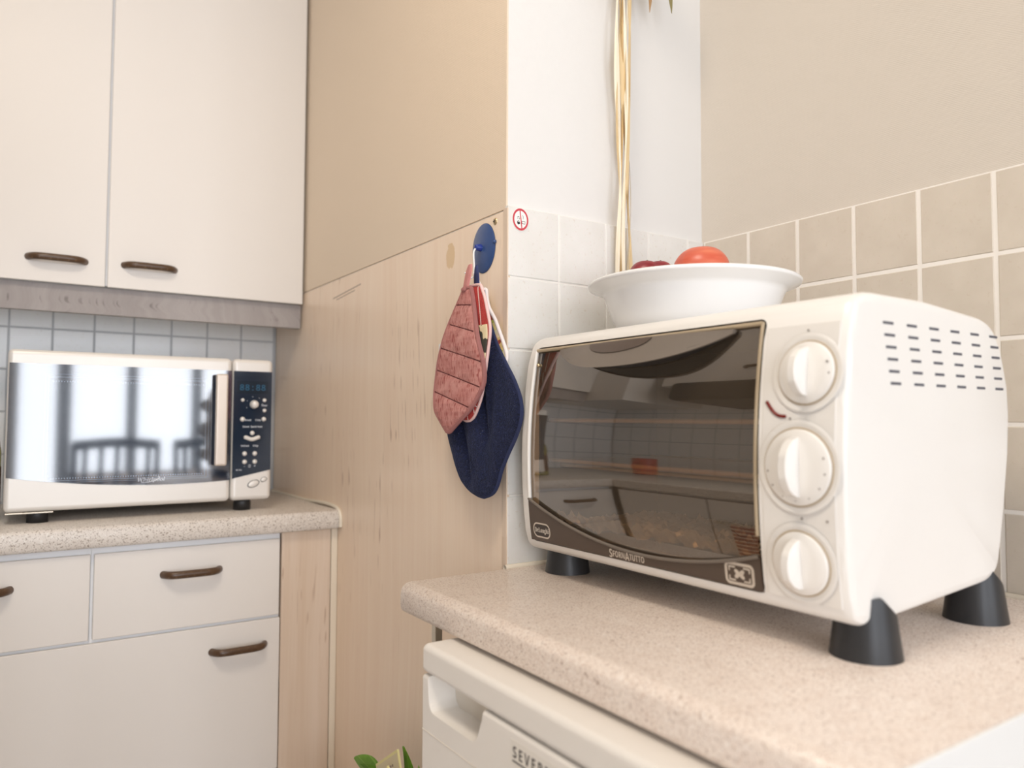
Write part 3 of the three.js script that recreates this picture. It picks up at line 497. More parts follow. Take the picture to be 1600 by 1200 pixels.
{
  const weave = dataTex(256, 256, (u, v) => 128 + 60 * Math.sin(u * 256 * 0.8) * Math.sin(v * 256 * 0.8) + 60 * (vnoise(u * 90, v * 90, 90, 90, 8) - 0.5), false, [0.05, 0.05]);
  // floral potholder next to the panel
  const floralMap = dataTex(256, 256, (u, v) => { const a = fbm(u, v, 5, 5, 71, 2), b = fbm(u, v, 6, 6, 75, 2); let c = [226, 208, 140]; if (a > 0.56) c = [178, 176, 84]; if (b > 0.6) c = [150, 70, 52]; if (b < 0.36) c = [236, 226, 190]; return c; }, true, [0.07, 0.07]);
  const t1 = thing('potholder', 'yellow and olive floral potholder with white edging behind the navy mitt', 'potholder', [XB - 0.012, 1.12, -0.88], 'cloths hanging from the blue hook');
  const c1 = cloth([[1.302, -0.9, -0.896], [1.278, -0.915, -0.8895], [1.257, -0.925, -0.872], [1.2387, -0.93, -0.8604], [1.2205, -0.935, -0.8491], [1.2023, -0.935, -0.8415], [1.18, -0.925, -0.852], [1.16, -0.915, -0.868], [1.145, -0.9, -0.885]], XB - 0.0095, () => 0.003);
  part('quilted_pad', c1.geo, M({ map: floralMap, roughness: 0.9, bumpMap: weave, bumpScale: 0.0006 }), t1);
  part('edging', rimTube(c1, XB - 0.0095, 0.0028), M({ color: rgb(240, 232, 230), roughness: 0.85 }), t1, 'white piped edging');
  part('loop', tube([[XB - 0.0115, 1.3, -0.898], [XB - 0.017, 1.315, -0.905], [XB - 0.022, 1.3262, -0.909], [XB - 0.02, 1.315, -0.902], [XB - 0.0125, 1.3, -0.896]], 0.0019, 30, 8), M({ color: rgb(240, 232, 230), roughness: 0.85 }), t1);
  part('red_trim', tube([[XB - 0.015, 1.235, -0.866], [XB - 0.015, 1.218, -0.855], [XB - 0.015, 1.198, -0.8445]], 0.002, 16, 8), M({ color: rgb(190, 60, 56), roughness: 0.9 }), t1);
  // navy terry mitt
  const terryC = dataTex(512, 512, (u, v) => { const a = vnoise(u * 170, v * 170, 170, 170, 21), b = vnoise(u * 90, v * 90, 90, 90, 25), d = vnoise(u * 240, v * 240, 240, 240, 29); let c = mixc([11, 15, 34], [37, 47, 88], 0.6 * a + 0.4 * b); if (d > 0.965) c = [176, 180, 192]; return c; }, true, [0.12, 0.12]);
  const terryB = dataTex(512, 512, (u, v) => 255 * (0.6 * vnoise(u * 170, v * 170, 170, 170, 21) + 0.4 * vnoise(u * 90, v * 90, 90, 90, 25)), false, [0.12, 0.12]);
  const navy = M({ map: terryC, bumpMap: terryB, bumpScale: 0.0016, roughness: 1, sheen: 0.5, sheenColor: rgb(110, 130, 190), sheenRoughness: 0.6 }), hem = M({ color: rgb(52, 62, 104), roughness: 0.9, bumpMap: weave, bumpScale: 0.0006 });
  const t2 = thing('oven_mitt', 'large navy blue terry oven mitt hanging lowest from the blue hook', 'mitt', [XB - 0.03, 1.0143, -0.88], 'cloths hanging from the blue hook');
  const fold = (z, y, f, h = 0.5) => { const q = Math.sin((z + 0.2 * y) * 112 + 1.2 * h + 3.4); return 0.0038 * Math.sign(q) * Math.abs(q) ** 0.75 * Math.sin(Math.PI * h) ** 0.7 * (1 - Math.abs(2 * f - 1) ** 4); };
  const c2 = cloth([[1.303, -0.8965, -0.886], [1.2877, -0.8968, -0.8797], [1.2553, -0.898, -0.8612], [1.2191, -0.905, -0.84], [1.1928, -0.917, -0.8187], [1.1669, -0.9343, -0.7966], [1.141, -0.9562, -0.7824], [1.1191, -0.9711, -0.7823], [1.0973, -0.968, -0.7937], [1.0754, -0.957, -0.8108], [1.0534, -0.9436, -0.8262], [1.0319, -0.9252, -0.8368], [1.021, -0.9056, -0.8477], [1.0143, -0.88, -0.8685]], XB - 0.027, (z, y, f, h, s) => { if (s) return 0.003; const g = (d, w) => Math.exp(-((d / w) ** 2)), on = (a, b) => THREE.MathUtils.smoothstep(y, a, a + 0.03) * (1 - THREE.MathUtils.smoothstep(y, b - 0.03, b)); return 0.0078 - 0.0085 * g(z + 0.878 - (1.2 - y) * 0.16, 0.0065) * on(1.075, 1.25) - 0.0085 * g(z + 0.932 - (1.12 - y) * 0.42, 0.006) * on(1.02, 1.15) - 0.006 * g(z + 0.838 + (1.15 - y) * 0.12, 0.007) * on(1.08, 1.19) - 0.005 * g(z + 0.893 - (1.07 - y) * 0.55, 0.005) * on(1.03, 1.09); }, 96, 9, fold);
  const swing = (g) => { const p = g.attributes.position; for (let i = 0; i < p.count; i++) { const k = 1 + 0.5 * Math.max(0, p.getZ(i) + 0.868); p.setXYZ(i, p.getX(i) * k, 1.12 + (p.getY(i) - 1.12) * k, p.getZ(i) * k); } return g; };  // the right side swings back past the corner of the wall
  part('terry_body', swing(c2.geo), navy, t2); part('hem', swing(rimTube(c2, XB - 0.027, 0.0026)), hem, t2, 'smooth navy bound edge');
  part('loop', cloth([[1.333, -0.893, -0.889], [1.318, -0.8965, -0.8845], [1.296, -0.8955, -0.884]], XB - 0.0285, () => 0.0012, 6, 6).geo, hem, t2);
  // red striped potholder
  const stripeMap = dataTex(256, 256, (u, v) => { const s = Math.abs(((u * 7 + v * 1.2 + 0.6 * (v - 0.5) ** 2) % 1 + 1) % 1 - 0.5), n = vnoise(u * 80, v * 80, 80, 80, 3); let c = mixc([196, 74, 68], [176, 56, 54], n); if (s < 0.06) c = [244, 224, 216]; return c; }, true, [0.12, 0.12]);
  const cowMap = dataTex(256, 256, (u, v) => { const a = fbm(u, v, 5, 5, 12, 2); return a > 0.54 ? [232, 218, 178] : a > 0.5 ? [150, 140, 110] : [66, 66, 58]; }, true, [0.05, 0.05]);
  const t3 = thing('potholder', 'red potholder with thin white stripes behind the pink quilted one', 'potholder', [XB - 0.042, 1.117, -0.905], 'cloths hanging from the blue hook');
  const c3 = cloth([[1.3, -0.9185, -0.8795], [1.2843, -0.931, -0.8699], [1.2668, -0.94, -0.8631], [1.2386, -0.94, -0.8546], [1.2121, -0.94, -0.8592], [1.1856, -0.938, -0.8655], [1.1502, -0.935, -0.8751], [1.1235, -0.93, -0.8934], [1.1173, -0.9178, -0.9037]], XB - 0.0385, () => 0.0022);
  part('quilted_pad', c3.geo, M({ map: stripeMap, roughness: 0.9, bumpMap: weave, bumpScale: 0.0006 }), t3);
  part('edging', rimTube(c3, XB - 0.0385, 0.0022), M({ color: rgb(232, 196, 192), roughness: 0.9 }), t3);
  part('patch', cloth([[1.245, -0.888, -0.8585], [1.23, -0.889, -0.857], [1.21, -0.8875, -0.8605], [1.195, -0.88, -0.8635]], XB - 0.0418, () => 0.0008, 14, 5).geo, M({ map: cowMap, roughness: 0.9 }), t3, 'black and cream print patch');
  part('thread', tube([[XB - 0.042, 1.134, -0.892], [XB - 0.045, 1.138, -0.886], [XB - 0.044, 1.136, -0.879]], 0.0005, 12, 6), mat.white, t3);
  // pink quilted potholder in front
  const seams = [[1.2495, -0.24], [1.212, -0.24], [1.1775, -0.24], [1.145, -0.24], [1.279, -0.12]];
  const pinkMap = dataTex(512, 512, (u, v) => { const a = vnoise(u * 120, v * 22, 120, 22, 33), b = fbm(u, v, 14, 14, 37, 3), d = vnoise(u * 200, v * 90, 200, 90, 31); let c = mixc([192, 124, 118], [216, 160, 152], b); if (a > 0.62) c = mixc(c, [158, 78, 74], (a - 0.62) * 3.2); if (d > 0.86) c = mixc(c, [232, 190, 184], 0.5); return c; }, true, [0.14, 0.14]);
  const t4 = thing('potholder', 'faded pink quilted potholder hanging in front of the navy mitt', 'potholder', [XB - 0.05, 1.1015, -0.925], 'cloths hanging from the blue hook');
  const sag = (z, y) => 0.0015 * Math.sin(y * 60);
  const c4 = cloth([[1.2974, -0.9105, -0.8915], [1.2759, -0.9313, -0.8852], [1.2494, -0.9515, -0.8763], [1.2226, -0.9683, -0.8677], [1.1957, -0.9835, -0.8592], [1.1687, -0.991, -0.8572], [1.1507, -0.9907, -0.8686], [1.1326, -0.986, -0.8885], [1.119, -0.9723, -0.9128], [1.1015, -0.9528, -0.9453]], XB - 0.046, (z, y) => { let d = 1; for (const [sy, k] of seams) d = Math.min(d, Math.abs(y - sy - (z + 0.93) * k) / 0.006); return 0.0006 + 0.0036 * Math.sqrt(Math.min(1, d)); }, 40, 14, sag);
  const pm = M({ map: pinkMap, roughness: 0.92, bumpMap: weave, bumpScale: 0.0007 }), pb = M({ color: rgb(204, 138, 134), roughness: 0.9, bumpMap: weave, bumpScale: 0.0008 });
  part('quilted_pad', c4.geo, pm, t4); part('edging', rimTube(c4, XB - 0.046, 0.0032), pb, t4, 'pink bound edge');
  { const st = []; for (const [sy, k] of seams) { const pts = []; for (let z = -0.988; z < -0.858; z += 0.003) { const y = sy + (z + 0.93) * k, i = c4.rim.findIndex((q) => q[0] <= y), j = c4.rim.length - 1 - i; if (i > 0 && z > c4.rim[i][1] + 0.003 && z < c4.rim[j][1] - 0.003) pts.push([XB - 0.046 + sag(z, y) - 0.0022, y, z]); } if (pts.length > 3) st.push(tube(pts, 0.0009, 40, 6)); } part('stitching', mergeGeometries(st), M({ color: rgb(98, 48, 48), roughness: 0.9 }), t4, 'dark red stitched lines'); }
  part('loop', cloth([[1.333, -0.906, -0.900], [1.325, -0.9105, -0.8965], [1.298, -0.911, -0.8975]], XB - 0.0395, () => 0.0012, 6, 8, (z, y) => -(1.333 - y) * 0.2).geo, pb, t4);
  part('knot', new THREE.SphereGeometry(0.0045, 12, 10).scale(0.8, 0.8, 1.3).translate(XB - 0.0485, 1.297, -0.905), pb, t4);
  t3.position.z += 0.0165; t4.position.z += 0.0145;
  part('care_tag', box(XB - 0.047, XB - 0.0462, 1.212, 1.228, -0.979, -0.964), mat.white, t4, 'small white care tag');
}

// ------------------------------------------------------------------ far kitchen run: uppers, pelmet, base units, worktop
const handleGeo = (len) => { const h = len / 2, p = []; for (let i = 0; i <= 16; i++) { const q = i / 16 * 2 - 1; p.push([q * h, 0, 0.019 * (1 - Math.abs(q) ** 6)]); } const t = withCaps(p, 0.0060, 60, 12); return mapUV(t.scale(1, 1.15, 1), (x, y, z) => [x, y]); };
const H1 = handleGeo(0.096);
const handleAt = (parent, x, y, z, ry = 0) => placed('handle', H1, mat.handle, parent, [x, y, z], [0, ry, 0]);
function leafFront(parent, name, x0, x1, y0, y1, z, hx, hy) { const d = part(name, box(x0, x1, y0, y1, z - 0.008, z, 0.0014), mat.front, parent); if (hx !== undefined) { const at = originOf(parent); handleAt(d, hx, hy, z - 0.001); } return d; }
{
  const zu = -1.70, u1 = thing('wall_cabinet', 'cream wall cabinet with pull handle beside the wood panel', 'cabinet', [0.36, 1.381, -1.81], 'wall cabinets above the microwave');
  part('carcass', box(0.1612, 0.5615, 1.384, 2.2, ZA + 0.001, zu - 0.0085), mat.carcass, u1); leafFront(u1, 'door', 0.1632, 0.5612, 1.381, 2.2, zu, 0.2398, 1.4287);
  const u2 = thing('wall_cabinet', 'cream wall cabinet with pull handle at the left picture edge', 'cabinet', [-0.03, 1.381, -1.81], 'wall cabinets above the microwave');
  part('carcass', box(-0.24, 0.1608, 1.384, 2.2, ZA + 0.001, zu - 0.0085), mat.carcass, u2); leafFront(u2, 'door', -0.24, 0.1586, 1.381, 2.2, zu, 0.0755, 1.4268);
  single('pelmet', box(-0.24, 0.5615, 1.326, 1.3805, zu - 0.03, zu - 0.014, 0.001), mat.pelmet, 'grey wood pelmet under the wall cabinets', 'pelmet', [0.16, 1.326, zu - 0.02]);
  const u0 = thing('corner_cabinet', 'plain cream corner wall cabinet left of the microwave', 'cabinet', [-0.4, 1.381, -1.7]);
  part('carcass', box(XO + 0.001, -0.2405, 1.335, 2.2, ZA + 0.001, -1.55), mat.front, u0);
  const zb = -1.47;
  const b1 = thing('base_cabinet', 'cream base cabinet with drawer and door under the microwave', 'cabinet', [0.29, 0, -1.68], 'base cabinets of the far run');
  part('carcass', box(0.1295, 0.451, 0.08, 0.8975, ZA + 0.001, zb - 0.0085), mat.carcass, b1);
  leafFront(b1, 'drawer', 0.1335, 0.449, 0.742, 0.8865, zb, 0.2898, 0.840); 
  const b2 = thing('base_cabinet', 'cream base drawer unit at the left picture edge', 'cabinet', [-0.02, 0, -1.68], 'base cabinets of the far run');
  part('carcass', box(-0.149, 0.1292, 0.08, 0.8975, ZA + 0.001, zb - 0.0085), mat.carcass, b2);
  leafFront(b2, 'drawer', -0.148, 0.1275, 0.742, 0.8865, zb, -0.0335, 0.8405);
  part('plinth', box(0.1295, 0.45, 0.0, 0.08, ZA + 0.1, zb - 0.05), mat.carcass, b1); part('plinth', box(-0.149, 0.129, 0.0, 0.08, ZA + 0.1, zb - 0.05), mat.carcass, b2);
  leafFront(b1, 'door', -0.016, 0.451, 0.452, 0.736, zb, 0.3748, 0.690);
  leafFront(b1, 'lower_door', 0.131, 0.451, 0.09, 0.4475, zb); leafFront(b2, 'door', -0.148, -0.0195, 0.452, 0.736, zb); leafFront(b2, 'lower_door', -0.148, 0.127, 0.09, 0.4475, zb);
  single('filler_panel', mapUV(box(0.4535, 0.5515, 0.0, 0.897, zb - 0.016, zb - 0.002, 0.001), (x, y) => [x, y]), mat.filler, 'narrow wood grain filler board beside the base cabinet', 'panel', [0.5, 0, zb - 0.008]);
  single('corner_batten', box(0.5535, XB - 0.0005, 0.0, 0.8975, zb - 0.02, zb - 0.003, 0.0015), M({ color: rgb(236, 224, 204), roughness: 0.5 }), 'slim pale vertical batten between filler board and wood panel', 'batten', [0.56, 0, zb - 0.011]);
  const prof = roundPoly([[-1.9215, 0.8985], [-1.9215, WF], [-1.4545, WF, 0.013], [-1.4545, 0.8985, 0.009]].map(([z, y, r]) => [-z, y, r]).reverse(), 7);
  const wt = thing('worktop', 'grey beige speckled worktop under the microwave', 'worktop', [0.0, 0.8985, -1.69]);
  const g = roundExtrude(prof.slice().reverse(), XO + 0.001, XB - 0.0008, 0.001, 0.006, (z, y, x) => V(x, y, -z), 4);
  part('slab', g, mat.worktopGrey, wt);
  part('sealant', tube([[XB - 0.003, WF + 0.001, -1.92], [XB - 0.003, WF + 0.001, -1.7], [XB - 0.003, WF + 0.001, -1.47], [XB - 0.003, WF - 0.012, -1.4525], [XB - 0.003, 0.902, -1.452]], 0.0038, 50, 8), mat.caulk, structure('trim_3', 'sealant line along the far worktop'));
}

// ------------------------------------------------------------------ microwave
{
  const zf = -1.54, x0 = 0.0015, x1 = 0.45, y0 = 0.9565, y1 = 1.2365, xs = 0.3712;
  const m = thing('microwave', 'silver and black microwave oven on the far worktop', 'microwave', [0.225, WF, -1.7]);
  part('casing', box(x0 + 0.004, x1 - 0.004, y0 + 0.003, y1 - 0.003, -1.86, zf - 0.024, 0.006), mat.silver, m);
  const door = part('door', box(x0, xs - 0.0008, y0, y1, zf - 0.026, zf, 0.009), mat.silver, m), cp = part('control_panel', box(xs + 0.0008, x1, y0, y1, zf - 0.026, zf, 0.009), mat.silver, m);
  const low = (x) => { const q = (x - 0.265) / 0.265; return 0.9945 + 0.0225 * q * q; }, top = 1.2125;
  const glassTex = canvasTex(1024, 640, (g, w, h) => {
    g.fillStyle = '#1b2638'; g.fillRect(0, 0, w, h); const X = (x) => (x - 0.004) / 0.367 * w, Y = (y) => (1.2125 - y) / 0.2205 * h;
    g.fillStyle = '#2b3848'; g.fillRect(X(0.066), Y(1.182), X(0.318) - X(0.066), Y(1.012) - Y(1.182));
    g.fillStyle = '#39485a'; for (let x = 0.07; x < 0.316; x += 0.0042) for (let y = 1.016; y < 1.18; y += 0.0046) g.fillRect(X(x), Y(y), 2, 2);
    g.fillStyle = '#8d9aab'; for (let x = 0.068; x < 0.318; x += 0.0042) { g.fillRect(X(x), Y(1.0135), 5, 7); g.fillRect(X(x), Y(1.184), 5, 7); }
    g.strokeStyle = '#7f8c9d'; g.lineWidth = 3; g.strokeRect(X(0.062), Y(1.19), X(0.322) - X(0.062), Y(1.0085) - Y(1.19)); g.lineWidth = 2; g.strokeRect(X(0.057), Y(1.195), X(0.328) - X(0.057), Y(1.005) - Y(1.195));
    g.fillStyle = '#d6dbe2'; g.font = 'italic 27px serif'; g.textAlign = 'center'; g.fillText('Whirlpool', X(0.228), Y(1.0015)); g.strokeStyle = '#d6dbe2'; g.lineWidth = 3; g.beginPath(); g.ellipse(X(0.228), Y(1.0045), 44, 10, -0.25, -0.6, 3.4); g.stroke();
  });
  const gl = plate(0.004, xs - 0.002, low, () => top, 0.0012, (s, t, d) => V(s, t, zf - 0.0004 + d), 48, 6); mapUV(gl, (x, y) => [(x - 0.004) / 0.367, (y - 0.992) / 0.2205]);
  part('glass', gl, M({ map: glassTex, roughness: 0.05, ior: 2.4 }), door, 'dark blue black door glass with dotted window and script lettering');
  part('handle', box(0.3362, 0.3585, 1.027, 1.2045, zf + 0.012, zf + 0.022, 0.004), mat.silverBar, door, 'vertical champagne silver bar handle');
  for (const y of [1.045, 1.187]) part('handle_post', box(0.343, 0.352, y - 0.006, y + 0.006, zf - 0.001, zf + 0.013, 0.002), mat.blackPlastic, door);
  const panTex = canvasTex(512, 1280, (g, w, h) => {
    g.fillStyle = '#1d2939'; g.fillRect(0, 0, w, h); const X = (x) => (x - 0.3735) / 0.0745 * w, Y = (y) => (1.2125 - y) / 0.2125 * h; g.fillStyle = '#dfe3e8'; g.textAlign = 'center';
    const t = (s, x, y, z) => { g.font = 'bold ' + z + 'px sans-serif'; g.fillText(s, X(x), Y(y)); };
    t('Timer', 0.4335, 1.143, 30); t('Bread', 0.402, 1.1135, 30); t('Crisp', 0.4215, 1.1135, 30); t('Steam  Quick Heat', 0.411, 1.1005, 30); t('Defrost', 0.397, 1.0625, 30); t('Crisp', 0.4175, 1.0625, 30); t('MT 252', 0.386, 1.0155, 22); t('-', 0.3968, 1.0215, 40); t('+', 0.4167, 1.0215, 40);
    g.strokeStyle = '#dfe3e8'; g.lineWidth = 4; g.strokeRect(X(0.405), Y(1.026), 22, 26); for (let a = 0; a < 5; a++) g.fillRect(X(0.4133 + 0.016 * Math.cos(3.5 - a * 0.85)), Y(1.1465 + 0.0165 * Math.sin(3.5 - a * 0.85)), 8, 8);
  });
  const pl = plate(xs + 0.0022, x1 - 0.0022, (x) => 1.0 + (x - 0.373) * 0.21, () => top, 0.0012, (s, t, d) => V(s, t, zf - 0.0004 + d), 10, 4); mapUV(pl, (x, y) => [(x - 0.3735) / 0.0745, (y - 1.0) / 0.2125]);
  const cg = part('control_glass', pl, M({ map: panTex, roughness: 0.12, ior: 1.5 }), cp, 'dark control glass with white markings');
  const dispTex = canvasTex(256, 128, (g, w, h) => { g.fillStyle = '#10202e'; g.fillRect(0, 0, w, h); g.fillStyle = '#2f6688'; g.font = '80px monospace'; g.textAlign = 'center'; g.fillText('88:88', w / 2, 94, 220); });
  const dp = box(0.3795, 0.4405, 1.168, 1.193, zf + 0.0006, zf + 0.0014); mapUV(dp, (x, y) => [(x - 0.3795) / 0.061, (y - 1.168) / 0.025]); part('display', dp, M({ map: dispTex, roughness: 0.15 }), cp, 'dim blue digit display');
  const btn = (x, y, r, h = 0.004, name = 'button') => part(name, lathe([[0, h], [r * 0.6, h * 0.92], [r * 0.9, h * 0.55], [r, 0]], 0, 0, 0, 24).rotateX(Math.PI / 2).translate(x, y, zf + 0.0008), mat.silver, cp);
  btn(0.4133, 1.1465, 0.0085, 0.012, 'dial'); for (const [x, y, r] of [[0.3907, 1.155, 0.0035], [0.4334, 1.155, 0.0038], [0.4338, 1.1345, 0.0038], [0.3912, 1.1169, 0.0048], [0.4328, 1.1171, 0.0045], [0.4106, 1.0895, 0.0045], [0.3965, 1.0487, 0.0046], [0.4162, 1.0487, 0.0046], [0.3967, 1.0325, 0.0046], [0.4164, 1.0325, 0.0046]]) btn(x, y, r);
  part('button', withCaps([[0.398, 1.0808, zf + 0.001], [0.41, 1.077, zf + 0.001], [0.4225, 1.0808, zf + 0.001]], 0.0042, 20, 10), mat.silver, cp, 'curved rocker button');
  for (const [x, y, a, b] of [[0.4151, 0.9885, 0.0108, 0.0062], [0.4351, 0.9963, 0.006, 0.0042]]) { const e = new THREE.SphereGeometry(1, 28, 16).scale(a, b, 0.002).rotateZ(0.35).translate(x, y, zf + 0.0002); const bt = part('button', e, mat.silver, cp, 'oval silver push button'); part('button_rim', new THREE.TorusGeometry(1, 0.12, 8, 36).scale(a * 1.02, b * 1.04, 0.005).rotateZ(0.35).translate(x, y, zf + 0.0002), mat.darkGrey, bt); }
  for (const [x, z] of [[0.052, -1.565], [0.4, -1.565], [0.052, -1.83], [0.4, -1.83]]) part('foot', lathe([[0, 0], [0.0165, 0], [0.0165, 0.016], [0.014, 0.0235], [0, 0.0235]], x, WF, z, 28), mat.blackPlastic, m);
  part('drip_lip', box(0.004, 0.075, y0 - 0.003, y0 - 0.0003, zf - 0.006, zf - 0.001, 0.001), mat.steel, m);
  part('power_cord', withCaps([[0.40, 1.0, -1.855], [0.45, 1.04, -1.875], [0.474, 1.03, -1.87], [0.482, 1.0, -1.86], [0.47, 0.965, -1.86], [0.45, 0.943, -1.865], [0.40, 0.9405, -1.87]], 0.0038, 60, 8), mat.white, m, 'white mains cord looping at the side');
}
// oil bottle at the left of the microwave
{
  const b = thing('oil_bottle', 'tall oil bottle with black cap left of the microwave', 'bottle', [-0.034, WF, -1.63]), x = -0.034, z = -1.63;
  part('glass_body', lathe([[0, 0.001], [0.029, 0.001], [0.031, 0.004], [0.031, 0.12], [0.028, 0.14], [0.016, 0.165], [0.012, 0.18], [0.012, 0.197], [0, 0.197]], x, WF, z, 40), M({ color: rgb(150, 146, 84), roughness: 0.12, ior: 1.5 }), b);
  part('paper_label', lathe([[0.0315, 0.02], [0.0315, 0.095]], x, WF, z, 40), M({ color: rgb(92, 58, 40), roughness: 0.6 }), b, 'brown paper label');
  part('cap', lathe([[0.0135, 0.19], [0.0135, 0.212], [0.0125, 0.214], [0, 0.214]], x, WF, z, 28), mat.blackPlastic, b);
}

// ------------------------------------------------------------------ paper bag with leaflets and leaves between the units
{
  const bx = 0.47, bz = -1.03;
  const bag = thing('paper_bag', 'tall paper shopping bag on the floor beside the fridge', 'bag', [bx, 0, bz]);
  const sides = [box(bx - 0.075, bx - 0.074, 0.001, 0.49, bz - 0.15, bz + 0.15), box(bx + 0.074, bx + 0.075, 0.001, 0.5, bz - 0.15, bz + 0.15), box(bx - 0.075, bx + 0.075, 0.001, 0.495, bz - 0.15, bz - 0.149), box(bx - 0.075, bx + 0.075, 0.001, 0.495, bz + 0.149, bz + 0.15), box(bx - 0.075, bx + 0.075, 0.001, 0.002, bz - 0.15, bz + 0.15)];
  part('bag_sides', mergeGeometries(sides), M({ color: rgb(224, 206, 190), roughness: 0.85 }), bag);
  const news = canvasTex(256, 256, (g, w, h) => { g.fillStyle = '#e2d6b4'; g.fillRect(0, 0, w, h); g.strokeStyle = '#efe6a8'; g.lineWidth = 14; g.strokeRect(0, 0, w, h); g.fillStyle = '#a08d80'; seed = 99; for (let y = 26; y < 240; y += 15) for (let x = 22; x < 230; x += 26) if (rnd() > 0.15) g.fillRect(x, y, rr(10, 24), 6); });
  const nm = M({ map: news, roughness: 0.7 });
  const sheet = (label, c, w, h, tilt, yaw) => { const g = box(-0.0015, 0.0015, -h / 2, h / 2, -w / 2, w / 2); mapUV(g, (x, y, z) => [z / w + 0.5, y / h + 0.5]); g.rotateX(tilt).rotateY(yaw); single('leaflet', g.translate(...c), nm, label, 'leaflet', [c[0], c[1] - h / 2, c[2]], 'printed leaflets in the paper bag'); };
  sheet('printed leaflet standing foremost in the bag', [0.455, 0.555, -0.955], 0.12, 0.13, 0.5, 0.12); sheet('printed leaflet pointing up between two green leaves', [0.475, 0.565, -1.0], 0.11, 0.14, -0.55, -0.1); sheet('printed leaflet lying leftmost in the bag', [0.45, 0.53, -1.045], 0.11, 0.1, 0.25, 0.05);
  const lm = M({ map: dataTex(128, 128, (u, v) => { const s = Math.abs(((u * 6) % 1) - 0.5), n = fbm(u, v, 8, 8, 4, 3); return mixc(mixc([98, 150, 40], [140, 186, 66], n), [176, 210, 110], s < 0.05 ? 0.5 : 0); }, true, [0.08, 0.08]), roughness: 0.5, transmission: 0.2, thickness: 0 });
  const herb = thing('leafy_stems', 'broad green leaves sticking out of the paper bag', 'leaves', [0.49, 0.02, -1.06]);
  const lf = (c, len, w, ang, lean) => { const N = 14, rings = []; for (let k = 0; k <= N; k++) { const f = k / N, ww = Math.max(0.001, w * Math.sin(Math.PI * (0.06 + 0.92 * f)) ** 0.75); rings.push(Array.from({ length: 10 }, (_, j) => { const a = j / 10 * Math.PI * 2; return V(Math.sin(a) * 0.0012 + Math.abs(Math.cos(a)) * ww * 0.35 - lean * f * f, f * len, Math.cos(a) * ww); })); } part('leaf', loft(rings.reverse(), 1.2).rotateX(ang).translate(...c), lm, herb); };
  lf([0.488, 0.556, -1.075], 0.085, 0.024, -1.3, 0.01); lf([0.492, 0.55, -0.995], 0.105, 0.02, 0.05, 0.01); lf([0.49, 0.55, -0.975], 0.12, 0.03, 0.5, 0.02); lf([0.49, 0.55, -1.08], 0.05, 0.02, -0.7, 0.02);
  part('stalks', mergeGeometries([tube([[0.49, 0.02, -1.06], [0.49, 0.3, -1.07], [0.488, 0.565, -1.075]], 0.003, 12, 6), tube([[0.49, 0.02, -1.06], [0.491, 0.3, -1.04], [0.492, 0.555, -0.995]], 0.003, 12, 6), tube([[0.49, 0.02, -1.06], [0.49, 0.3, -1.02], [0.49, 0.545, -0.965]], 0.003, 12, 6)]), lm, herb);
}

